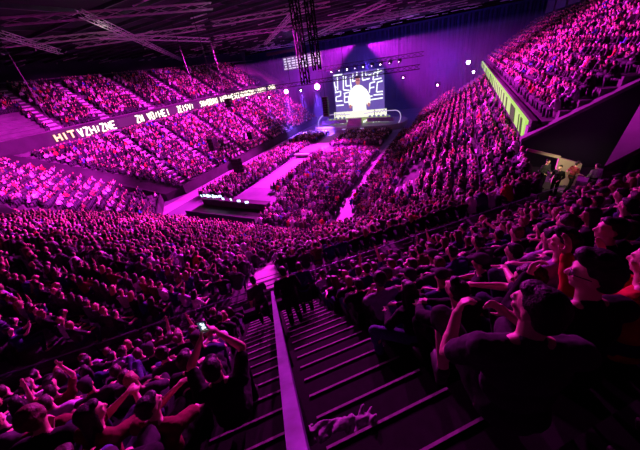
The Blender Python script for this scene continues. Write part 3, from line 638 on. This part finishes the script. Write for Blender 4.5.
POSES = {
 'lap':     dict(hair='short', sleeve='short', yaw=.1),
 'forward': dict(hair='short', sleeve='long', lean=.55, elbows=[(-.22, .26, .66), (.22, .26, .66)], wrists=[(-.05, .46, .66), (.05, .46, .66)], hp=-.25, hood=True),
 'crossed': dict(hair='quiff', sleeve='long', lean=.02, elbows=[(-.27, .06, .74), (.27, .06, .74)], wrists=[(.08, .16, .8), (-.08, .18, .77)], hands=[(.9, .1, .1), (-.9, .1, .1)], yaw=-.2),
 'phone':   dict(hair='short', sleeve='short', lean=.05, elbows=[(-.22, .28, .93), (.22, .28, .93)], wrists=[(-.06, .42, 1.14), (.06, .42, 1.14)], hands=[(.1, .2, 1), (-.1, .2, 1)], palms=[(.6, -.7, 0), (-.6, -.7, 0)], curl=.7),
 'clap':    dict(hair='long', sleeve='long', lean=.12, elbows=[(-.27, .1, .72), (.27, .1, .72)], wrists=[(-.045, .28, .95), (.045, .28, .95)], hands=[(.1, .5, .9), (-.1, .5, .9)], palms=[(1, 0, 0), (-1, 0, 0)], w=.9),
 'chin':    dict(hair='curly', sleeve='short', lean=.35, elbows=[(-.2, .22, .7), (.2, .24, .68)], wrists=[(-.03, .24, .98), (.02, .42, .68)], hands=[(.2, -.2, 1), (-.6, .6, 0)], palms=[(0, -1, 0), (0, 0, -1)], curl=.8, yaw=.25),
 'woman':   dict(hair='long', sleeve='short', w=.86, lean=.18, yaw=.3, tilt=.1),
 'bunned':  dict(hair='bun', sleeve='long', w=.86, lean=.25, yaw=-.15),
 'capped':  dict(hair='cap', sleeve='short', lean=.1, yaw=.15, hood=False),
 'raised':  dict(hair='short', sleeve='short', lean=0, elbows=[(-.33, .12, 1.2), (.33, .12, 1.2)], wrists=[(-.24, .14, 1.46), (.24, .14, 1.46)], hands=[(.1, .1, 1), (-.1, .1, 1)], palms=[(0, 1, 0), (0, 1, 0)]),
 'knee_up': dict(hair='short', sleeve='long', lean=-.12, knees=[(-.13, .42, .78), (.16, .36, .6)], ankles=[(-.12, .3, .38), (.13, .2, .09)], wrists=[(-.1, .36, .8), (.12, .28, .66)], yaw=.1),
 'standing': dict(seated=False, hair='short', sleeve='long', lean=.05, py=0, elbows=[(-.27, .0, 1.13), (.27, .0, 1.13)], wrists=[(-.2, .2, 1.0), (.2, .2, 1.0)], hands=[(.3, .8, -.2), (-.3, .8, -.2)]),
 'walking': dict(seated=False, hair='quiff', sleeve='short', lean=.1, py=0, knees=[(-.1, .2, .55), (.1, -.02, .5)], ankles=[(-.11, .12, .12), (.11, -.2, .12)], elbows=[(-.26, -.08, 1.14), (.26, .1, 1.14)], wrists=[(-.27, .02, .92), (.22, .3, 1.05)], hands=[(0, .4, -.9), (-.2, .9, -.1)]),
}
PR = {k: make_proto(v, .016, .5) for k, v in POSES.items()}
FARP = {k: {'all': None} for k in ('lap',)}
SEATN = list(k for k in POSES if POSES[k].get('seated', True))
PART_NAME = {'shoe0': 'shoe', 'shoe1': 'shoe', 'eye-1': 'eye', 'eye1': 'eye'}
def person(proto, loc, rotz, label, top='black', leg='navy', skin=0, hair=0, scale=1.0, group=None, shoe=None, cat='person'):
    root = bpy.data.objects.new('person', proto['person']); COL.objects.link(root); root.location = loc; root.rotation_euler.z = rotz; root.scale = (scale,)*3
    def om(o, M): o.material_slots[0].link = 'OBJECT'; o.material_slots[0].material = M
    om(root, skins[skin]); tag(root, label, cat, group)
    for k, me in proto.items():
        if k == 'person': continue
        c = bpy.data.objects.new(PART_NAME.get(k, k), me); COL.objects.link(c); c.parent = root
        if k == 'shirt': om(c, cloth[top])
        elif k == 'trousers': om(c, jeans[leg])
        elif k == 'hair': om(c, hairs[hair])
        elif k[:4] == 'shoe': om(c, shoe or shoe_m)
    return root
# stadium seat
seat_pan = MB(); seat_pan.box((0, -.08, .44), (.44, .4, .06)); seat_pan.box((0, .1, .425), (.44, .05, .05))
seat_back = MB(); seat_back.box((0, -.3, .66), (.44, .05, .4), Matrix.Rotation(.18, 3, 'X'))
seat_leg = MB(); seat_leg.box((-.2, -.12, .21), (.04, .3, .42)); seat_leg.box((.2, -.12, .21), (.04, .3, .42))
SM = [seat_pan.mesh('seat_pan', seat_m), seat_back.mesh('backrest', seat_m), seat_leg.mesh('seat_frame', black)]
def stadium_seat(loc, rotz, label, group):
    t = empty('stadium_seat', loc, rotz); tag(t, label, 'seat', group)
    for n_, me in zip(('seat_pan', 'backrest', 'seat_frame'), SM): link(n_, me, t)
ORD = ['front', 'second', 'third', 'fourth', 'fifth', 'sixth', 'seventh', 'eighth', 'ninth', 'tenth', 'eleventh', 'twelfth', '13th', '14th', '15th', '16th', '17th', '18th', '19th', '20th', '21st', '22nd', '23rd', '24th', '25th', '26th', '27th', '28th', '29th', '30th']
NPEOPLE = 0; TAKEN = []
TOPS = ['black']*12+['charcoal']*6+['navy']*3+['maroon', 'grey', 'lilac', 'white', 'olive']
# heroes of the first rows: pose, s, t, extra z, turn
HERO = []
def hero(pose, s, t, z, turn, label, **kw):
    global NPEOPLE
    base = kw.pop('vox', .009); pr = make_proto(pose, base) if isinstance(pose, dict) else PR[pose]
    P = CP(s, t, z); NPEOPLE += 1; HERO.append((s, t))
    return person(pr, tuple(P), CORNER_ROT+turn, label, **kw)

H1 = dict(hair='short', sleeve='short', lean=.06, yaw=.5, hp=.0, shorts=True, knees=[(-.26, .36, .66), (.16, .36, .56)], ankles=[(-.24, .24, .2), (.13, .22, .09)], elbows=[(-.33, .06, .66), (.25, .12, .72)],
    wrists=[(-.22, .22, .84), (.1, .3, .76)], hands=[(.35, .2, 1), (-.6, .7, .1)], palms=[(1, -.2, -.2), (-.7, -.3, 0)], curl=.75, eyes=True, w=1.05)
hero(H1, .57, 1.08, rowz(0)+.31, -.5, 'big man in plain dark T-shirt and shorts, hands before his face, right of the stairs', top='charcoal', leg='charcoal', vox=.0075)
H2 = dict(hair='quiff', sleeve='long', lean=.1, yaw=.75, hp=.05, glasses=True, eyes=True, elbows=[(-.24, .2, .74), (.27, .1, .72)], wrists=[(-.12, .22, 1.0), (.1, .3, .68)], hands=[(.3, .2, 1), (-.5, .8, -.1)], palms=[(.5, -.8, 0), (0, 0, -1)], curl=.8)
hero(H2, .64, 1.62, rowz(0)+.2, -.3, 'man in glasses and dark top, hand at his chin, beside the big man', top='black', leg='black', vox=.009)
hero(dict(hair='bald', sleeve='long', elbows=[(-.3, .16, .9), (.25, .1, .8)], wrists=[(-.22, .3, 1.14), (.1, .3, 1.05)], hands=[(.1, .2, 1), (-.1, .2, 1)], palms=[(0, 1, 0), (0, 1, 0)]), .66, 2.25, rowz(0)+.02, 0, 'person in red long sleeves raising both hands at the right edge', top='red', leg='navy', vox=.01)
hero('lap', -.22, 1.62, rowz(-1), .1, 'person whose purple-lit knees show in the bottom right corner', top='black', leg='navy')
hero(dict(POSES['forward'], hair='short', hood=False, lean=.3, elbows=[(-.22, .26, .8), (.22, .26, .72)]), 1.28, 1.52, rowz(1)+.04, .1, 'round-headed person in black directly before the big man', top='black', leg='black', vox=.012)
hero(dict(hair='curly', sleeve='short', lean=.12, yaw=.5, elbows=[(-.3, .24, .76), (.2, .28, .78)], wrists=[(-.2, .48, .8), (-.06, .46, .82)], hands=[(.3, .9, 0), (-.7, .6, 0)]), 1.2, 2.08, rowz(1)+.05, .2, 'curly-haired person stretching both forearms forward, right of the stairs', top='charcoal', leg='navy', vox=.011)
hero(dict(hair='quiff', sleeve='short', lean=.03, yaw=.4, hp=-.05, w=1.05), 1.36, 2.62, rowz(1)+.12, 0, 'tall man in a lilac T-shirt seen from behind in the second row of backs', top='lilac', leg='navy', vox=.011, scale=1.05)
hero(dict(hair='short', sleeve='long', lean=.03, yaw=.7, hp=-.05), 1.3, 3.14, rowz(1)+.12, 0, 'man in black looking left, right of the lilac T-shirt', top='black', leg='black', vox=.011, scale=1.05)
hero(dict(hair='long', sleeve='long', lean=.2, yaw=-.2, knees=[(-.42, .2, .62), (.1, .36, .58)], ankles=[(-.4, .1, .1), (.1, .22, .09)]), 2.0, 1.5, rowz(2), .25, 'person in blue jeans with one knee out over the right side of the stairs', top='black', leg='blue', vox=.012)
hero(dict(hair='long', sleeve='short', lean=.25, yaw=-.4, w=.88, elbows=[(-.24, .2, .78), (.22, .26, .8)], wrists=[(-.02, .36, .95), (.04, .38, .9)], hands=[(.6, .4, .5), (-.6, .4, .5)], curl=.7), 1.9, -1.86, rowz(2)+.08, -.5, 'long-haired person with folded hands, outer one of the lower left pair', top='maroon', leg='navy', vox=.011)
hero(dict(hair='short', sleeve='short', lean=.2, yaw=-.3, elbows=[(-.24, .2, .78), (.26, .3, .74)], wrists=[(-.02, .38, .9), (.2, .55, .8)], hands=[(.6, .4, .3), (.1, .9, .1)]), 1.82, -1.36, rowz(2)+.02, -.4, 'dark-haired person stretching an arm towards the stairs at the lower left', top='maroon', leg='black', vox=.011)
hp3 = hero(dict(hair='short', sleeve='long', lean=.08, yaw=-.2, hood=False), 2.58, -1.22, rowz(3)+.14, -.1, 'person in a dark jacket with an oval ring on its back, beside the stairs', top='black', leg='black', vox=.011, scale=1.04)
q = MB(); q.tube([(.12*math.cos(a), -.265+.02*math.sin(a), .8+.17*math.sin(a)) for a in [k*math.pi/14 for k in range(28)]], .011, 6, True); q.build('back_print', mat('print_lilac', (.5, .3, .5), .8), hp3)
ph = CAM+ray(203, 327)*3.05
t = empty('smartphone', tuple(ph), CORNER_ROT-.2); tag(t, 'phone with a bright screen held up left of the stairs', 'phone')
q = MB(); q.box((0, 0, 0), (.078, .009, .16)); q.build('case', black, t); q = MB(); q.box((0, -.006, 0), (.068, .003, .145)); q.build('display', emis('phone_screen', (.06, .07, .12), 1), t)
q = MB(); rr2 = random.Random(2)
for i in range(16): q.box((rr2.uniform(-.024, .024), -.009, rr2.uniform(-.06, .06)), (rr2.uniform(.008, .022), .002, rr2.uniform(.006, .02)))
q.build('display_image', emis('phone_bits', (.75, .9, 1), 1.6), t)
PHS = (np.asarray(ph)@D, np.asarray(ph)@L, ph[2])
hero(dict(hair='short', sleeve='short', lean=.06, yaw=-.1, elbows=[(-.24, .14, 1.1), (.26, .14, 1.1)], wrists=[(-.05, .26, 1.33), (.05, .26, 1.33)], hands=[(.3, .15, 1), (-.3, .15, 1)], palms=[(1, 0, 0), (-1, 0, 0)], curl=.8), PHS[0]-.26, PHS[1]+.02, PHS[2]-1.42, 0, 'person in black holding up the glowing phone left of the stairs', top='black', leg='black', vox=.01)
hero('standing', 4.75, .28, nose(4.9)+.1, .1, 'dark figure standing on the stairs just right of the handrail end', top='black', leg='black')
hero('walking', 5.9, -.45, nose(6.1)+.1, .3, 'dark figure walking down the stairs left of the handrail end', top='charcoal', leg='black')
hero('standing', 5.6, .75, nose(5.8)+.1, -.2, 'person standing at the foot of the stairs by the right block', top='navy', leg='black')
# crumpled jacket on the steps
nn = np.append(D[:2]*.75, 1.); 
def onstairs(x, y): r_ = ray(x, y); return CAM+r_*(-1.8/(r_@nn))
q = MB(); r5 = random.Random(11); pa, pb, pc = [Vector(onstairs(*p)) for p in ((305, 440), (335, 428), (372, 418))]; o_ = pb.copy()
for i in range(34):
    f = r5.random(); c = (pa.lerp(pb, f*2) if f < .5 else pb.lerp(pc, f*2-1))-o_+Vector((r5.uniform(-.05, .05), r5.uniform(-.05, .05), .02+r5.uniform(0, .03)))
    q.ell(c, (r5.uniform(.05, .12), r5.uniform(.012, .035), r5.uniform(.01, .022)), Matrix.Rotation(r5.uniform(.2, 1.6), 3, 'Z') @ Matrix.Rotation(r5.uniform(-.4, .4), 3, 'Y') @ Matrix.Rotation(r5.uniform(-.8, .8), 3, 'X'), 10, 7)
o = link('jacket', remesh(q, .009, 9, .02, None, 'jacket', cloth['grey']), loc=o_); tag(o, 'crumpled pale jacket lying on the steps at the bottom of the picture', 'jacket')

for i_, (x_, y_, z_, dsc) in enumerate(((5.0, 17.0, 8.25, 'standing'), (5.7, 17.5, 8.25, 'walking'), (6.5, 17.2, 8.25, 'standing'), (4.6, 17.9, 8.25, 'standing'))):
    o = person(PR[dsc], (x_, y_, z_), [2.4, -1.2, .4, -2.5][i_], ['standing person in black turned sideways by the beige entrance wall', 'person in maroon walking past the beige entrance wall', 'standing person in grey facing the stage by the beige entrance', 'standing person in charcoal furthest left by the beige entrance'][i_],
               top=['black', 'maroon', 'grey', 'charcoal'][i_], leg='black', skin=i_ % 3); NPEOPLE += 1
# near upper block
def taken(s, t): return any(abs(s-a) < .42 and abs(t-b) < .44 for a, b in HERO)
near_all = []
for k in range(ROWS):
    for side in (1, -1):
        for i in range(26):
            t = (1.5+.53*i) if side > 0 else -(1.4+.53*i)
            if t > 13.2 or t < -10.2: continue
            s = row_s(k)+RNG.uniform(-.05, .05); near_all.append((k, side, i, s, t+RNG.uniform(-.05, .05)))
for k, side, i, s, t in near_all:
    z = rowz(k); hd = CP(s, t, z+1.2)
    if seen(hd, 40, 60) is None or np.linalg.norm(hd-CAM) < 1.25: continue
    if k <= 0 and side < 0: continue
    if taken(s, t): continue
    rw = ROWS-k; sd = 'right' if side > 0 else 'left'
    stadium_seat(tuple(CP(s-.1, t, z)), CORNER_ROT, 'dark folding seat beneath a spectator beside the stairs', 'seats of the upper corner block')
    if RNG.random() < .05: continue
    pz = SEATN[int(RNG.integers(len(SEATN)))]
    if pz in ('raised', 'phone', 'clap') and (RNG.random() < .75 or k < 3): pz = 'lap'
    if k < 3 and pz == 'knee_up': pz = 'lap'
    top = TOPS[int(RNG.integers(len(TOPS)))]; hi = int(RNG.choice([0, 0, 0, 1, 1, 2, 3]))
    act = {'lap': 'sitting', 'forward': 'leaning', 'crossed': 'folded arms', 'phone': 'hands up', 'clap': 'clapping', 'chin': 'curly-haired', 'woman': 'long-haired', 'bunned': 'hair up', 'capped': 'capped', 'raised': 'arms up', 'knee_up': 'knee up'}[pz]
    person(PR[pz], tuple(CP(s-.06, t, z)), CORNER_ROT+RNG.uniform(-.25, .45), '%s-topped person, %s, %s row from the rail, %s seat %s of stairs' % (top, act, ORD[rw-1], ORD[i] if i else 'first', sd),
           top=top, leg=str(RNG.choice(['black', 'charcoal', 'navy', 'blue'])), skin=int(RNG.choice([0, 0, 1, 2, 3])), hair=hi, scale=float(RNG.uniform(.95, 1.05)), group='spectators in the upper corner block')
    NPEOPLE += 1
print('near people', NPEOPLE)
# ---- mid distance individuals: one light mesh each, then the mass
def simple_person(pose, vox=.03, dec=.35):
    """one mesh, four materials"""
    pr = make_proto(pose, vox, dec); vs = []; fs = []; mi = []
    mats_ = []; order = ['person', 'shirt', 'trousers', 'hair']
    for j, k in enumerate(order):
        if k not in pr: continue
        me = pr[k]; o = len(vs); vs += [tuple(v.co) for v in me.vertices]; fs += [tuple(o+i for i in p.vertices) for p in me.polygons]; mi += [j]*len(me.polygons)
    me = bpy.data.meshes.new('person'); me.from_pydata(vs, [], fs)
    for M in (skins[0], cloth['black'], jeans['navy'], hairs[0]): me.materials.append(M)
    me.polygons.foreach_set('material_index', mi); me.polygons.foreach_set('use_smooth', [True]*len(fs)); me.update(); return me
MID = {k: simple_person(POSES[k]) for k in ('lap', 'forward', 'crossed', 'phone', 'clap', 'woman', 'raised')}
def hidden(P):
    """behind the parapet or under the near block?"""
    v = P-CAM; s = v@D
    if s < EDGE: return False
    f = EDGE/s; h = CAM[2]+v[2]*f; t = (v@L)*f
    return h < zt+.45 and -10.5 < t < 13.5
cand = []
for i, (P, fa, bank, r, n_) in enumerate(SEATS):
    q = seen(P+np.array([0, 0, 1.2]), 0, 0)
    if q is None or hidden(P+np.array([0, 0, 1.2])): continue
    cand.append((q[2], i))
cand.sort(); nmid = 300-NPEOPLE; chosen = set(i for _, i in cand[:nmid])
BN = {'near': 'corner stand just below the rail', 'back': 'lower back stand left of the stairs', 'right': 'lower right stand', 'upper right': 'upper right stand near its slab wall', 'corner': 'left corner stand', 'left': 'lower left stand', 'floor': 'floor seats', 'upper left': 'upper left stand'}
for i in sorted(chosen):
    P, fa, bank, r, n_ = SEATS[i]; top = TOPS[int(RNG.integers(len(TOPS)))]; kp = list(MID)[int(RNG.choice(len(MID), p=[.3, .15, .15, .08, .1, .18, .04]))]
    o = bpy.data.objects.new('person', MID[kp]); COL.objects.link(o); o.location = P; o.rotation_euler.z = fa+RNG.uniform(-.3, .3)
    for j, M in enumerate((skins[int(RNG.integers(4))], cloth[top], jeans['navy'], hairs[int(RNG.choice([0, 0, 1, 2, 3]))])):
        o.material_slots[j].link = 'OBJECT'; o.material_slots[j].material = M
    tag(o, 'distant person in %s top, %s, row %d seat %d' % (top, BN[bank], r+1, n_+1), 'person', 'spectators in the nearer lower stands')
print('mid people', len(chosen), 'mass', len(SEATS)-len(chosen))
# ---- the mass: one object
def tpl(arm):
    q = MB(); parts = []
    def mark(f, *a, part=0, **k): n0 = len(q.v); f(*a, **k); parts.extend([part]*(len(q.v)-n0))
    mark(q.ell, (0, .03, 1.2), (.085, .1, .12), None, 7, 5, part=0)
    mark(q.ell, (0, -.0, 1.235), (.093, .1, .1), None, 7, 4, part=3)
    mark(q.prism, [(-.17, -.22, .45), (.17, -.22, .45), (.17, .02, .45), (-.17, .02, .45)], [(-.2, -.12, .98), (.2, -.12, .98), (.19, .08, .98), (-.19, .08, .98)], part=1)
    mark(q.prism, [(-.2, -.12, .98), (.2, -.12, .98), (.19, .08, .98), (-.19, .08, .98)], [(-.07, -.05, 1.08), (.07, -.05, 1.08), (.07, .06, 1.08), (-.07, .06, 1.08)], part=1)
    for e in (-1, 1):
        mark(q.beam, (e*.1, -.1, .53), (e*.13, .36, .56), .15, part=2); mark(q.beam, (e*.13, .34, .58), (e*.13, .26, .02), .11, part=2)
        S_ = (e*.21, 0, .95)
        if arm == 0: E_, W_ = (e*.26, .08, .7), (e*.08, .3, .68)
        elif arm == 1: E_, W_ = (e*.25, .22, .85), (e*.06, .3, 1.08)
        elif arm == 2: E_, W_ = (e*.3, .1, 1.15), (e*.22, .15, 1.42)
        else: E_, W_ = (e*.27, .1, .7), (-e*.05, .22, .8)
        mark(q.beam, S_, E_, .09, part=1); mark(q.beam, E_, W_, .07, part=0 if arm in (1, 2) else 1)
    return np.array(q.v), q.f, np.array(parts)
TP = [tpl(a) for a in range(4)]
vs_all, col_all, loops, lst, ltot = [], [], [], [], []; off = 0
ccols = np.array([CLOTH[c] for c in ['black', 'charcoal', 'navy', 'maroon', 'grey', 'lilac', 'white', 'red', 'blue', 'olive']]); cp = np.array([.50, .14, .07, .04, .06, .05, .12, .02, .015, .02]); cp /= cp.sum()
scol = np.array(skin_cols); hcol = np.array([(.01, .008, .008), (.03, .016, .01), (.09, .035, .02), (.35, .24, .1)])
for i, (P, fa, bank, r, n_) in enumerate(SEATS):
    if i in chosen: continue
    v, f, pt = TP[int(RNG.choice(4, p=[.5, .2, .06, .24]))]; a = fa+RNG.uniform(-.35, .35); c, s = math.cos(a), math.sin(a); sc_ = RNG.uniform(.95, 1.12)
    P = P+np.array([RNG.uniform(-.09, .09), RNG.uniform(-.12, .12), 0]); lean = RNG.uniform(-.05, .3); vv = v*sc_; vv = vv.copy(); up = np.clip(vv[:, 2]-.5, 0, None); vv[:, 1] += up*lean; vv[:, 0] += up*RNG.uniform(-.12, .12)
    w = np.stack([vv[:, 0]*c-vv[:, 1]*s, vv[:, 0]*s+vv[:, 1]*c, vv[:, 2]], 1)+P
    pc = np.zeros((len(v), 4)); pc[:, 3] = 1
    ks = scol[int(RNG.integers(4))]*RNG.uniform(.8, 1.2); kc = ccols[int(RNG.choice(10, p=cp))]; kh = hcol[int(RNG.choice(4, p=[.45, .3, .12, .13]))]
    for j, k in enumerate((ks, kc, (.012, .014, .025), kh)): pc[pt == j, :3] = k
    vs_all.append(w); col_all.append(pc)
    for g_ in f: loops.extend([off+q_ for q_ in g_]); ltot.append(len(g_))
    off += len(v)
Vv = np.concatenate(vs_all); Cc = np.concatenate(col_all)
me = bpy.data.meshes.new('crowd'); me.vertices.add(len(Vv)); me.vertices.foreach_set('co', Vv.astype(np.float32).ravel())
me.loops.add(len(loops)); me.loops.foreach_set('vertex_index', np.array(loops, dtype=np.int32))
lt = np.array(ltot, dtype=np.int32); me.polygons.add(len(lt)); me.polygons.foreach_set('loop_start', np.concatenate([[0], np.cumsum(lt)[:-1]]).astype(np.int32)); me.polygons.foreach_set('loop_total', lt)
me.update(calc_edges=True)
at = me.color_attributes.new('clothing', 'FLOAT_COLOR', 'POINT'); at.data.foreach_set('color', Cc.astype(np.float32).ravel())
cm = bpy.data.materials.new('crowd_clothing'); cm.use_nodes = True; nt = cm.node_tree; b = nt.nodes['Principled BSDF']; b.inputs['Roughness'].default_value = .75
an = nt.nodes.new('ShaderNodeAttribute'); an.attribute_name = 'clothing'; nt.links.new(an.outputs['Color'], b.inputs['Base Color']); me.materials.append(cm)
tag(link('crowd', me), 'thousands of seated spectators filling the stands and the arena floor', 'crowd', kind='stuff')
# ------------------------------------------------------------------ light
def spot(P, T, col, W, ang=100, blend=.6, rad=.4):
    l = bpy.data.lights.new('beam', 'SPOT'); l.energy = W; l.color = col; l.spot_size = R_(ang); l.spot_blend = blend; l.shadow_soft_size = rad
    o = bpy.data.objects.new('beam', l); COL.objects.link(o); o.location = P; d = (Vector(T)-Vector(P)); o.rotation_euler = d.to_track_quat('-Z', 'Y').to_euler(); return o
def point(P, col, W, rad=.4):
    l = bpy.data.lights.new('added_glow', 'POINT'); l.energy = W; l.color = col; l.shadow_soft_size = rad
    o = bpy.data.objects.new('added_glow', l); COL.objects.link(o); o.location = P; return o
MG = (1, .02, .82); VI = (.3, .05, 1)
for y in (14, 34, 54, 76): spot((-20, y*.8+8, 20.5), (-56, y, 7.5), MG, 270000, 44, .7, .25)       # onto the left stands
spot((-27, 58, 20.5), (-27, 44, 0), MG, 380000, 80)         # onto the floor
spot((-30, 44, 20.5), (-38, 8, 3), MG, 130000, 56)         # back stand
spot((-24, 40, 20.5), (-16, 8, 3), MG, 165000, 60)         # back stand and corner
for y in (30, 52, 74): spot((-24, y+6, 20.5), (2, y, 7), MG, 190000, 50, .7, .25)          # right stands
spot((-20, 50, 20.5), (11, 38, 13), MG, 170000, 50, .7, .25)
spot((-14, 42, 21.5), (0, 3, 13), MG, 54000, 40); spot((-32, 33, 21.5), (0, 3, 13), MG, 17000, 40)          # rims on the near block
spot((-31, 65, 12.4), (0, 2, 13), (1, .03, .7), 40000, 22)
for x, w in ((-31, 1), (-39.5, .9), (-45, .4), (-35, .4)): spot((x, 65, 11.0), (x-1.5, 68, 0), (.3, .08, 1), 170000*w, 40, .9)
for x, w in ((-31, 1), (-39.5, .6)): point((x, 64.6, 11.5), (1, .05, .8), 1200*w, .3)  # points added beside the two magenta lamps for a halo in the haze
point((-24, 85, 14), (.2, .05, 1), 2600); point((-45, 85, 13), (.25, .05, 1), 2600); point((-5, 88, 12), (.08, .05, 1), 2600)  # unseen points added to tint the curtain wall blue-violet
point((-12, 76, 21.3), (.5, .2, 1), 800); point((-40, 70, 21.3), (.6, .25, 1), 700); point((-33, 22, 21), (1, .85, .8), 160); point((-45, 30, 20.5), (.7, .5, .9), 200); point((-20, 28, 20.5), (.8, .6, .9), 200)  # unseen points added under the ceiling so the steel glints
spot((4.9, 16.6, 10.6), (5.6, 18.5, 9), (1, .8, .45), 150, 80)
w = bpy.data.worlds.new('world'); S.world = w; w.use_nodes = True; w.node_tree.nodes['Background'].inputs[0].default_value = (.004, .001, .006, 1); w.node_tree.nodes['Background'].inputs[1].default_value = .4
q = MB(); q.box((-27, 79, 9.5), (86, 32, 18.5)); hz = tag(q.build('stage_haze'), 'thin violet haze hanging around the stage', 'haze', kind='stuff')
hm = bpy.data.materials.new('haze'); hm.use_nodes = True; nt = hm.node_tree; nt.nodes.remove(nt.nodes['Principled BSDF']); v_ = nt.nodes.new('ShaderNodeVolumeScatter'); v_.inputs['Color'].default_value = (.55, .5, 1, 1); v_.inputs['Density'].default_value = .008; v_.inputs['Anisotropy'].default_value = .2
nt.links.new(v_.outputs[0], nt.nodes['Material Output'].inputs['Volume']); hz.data.materials.append(hm)
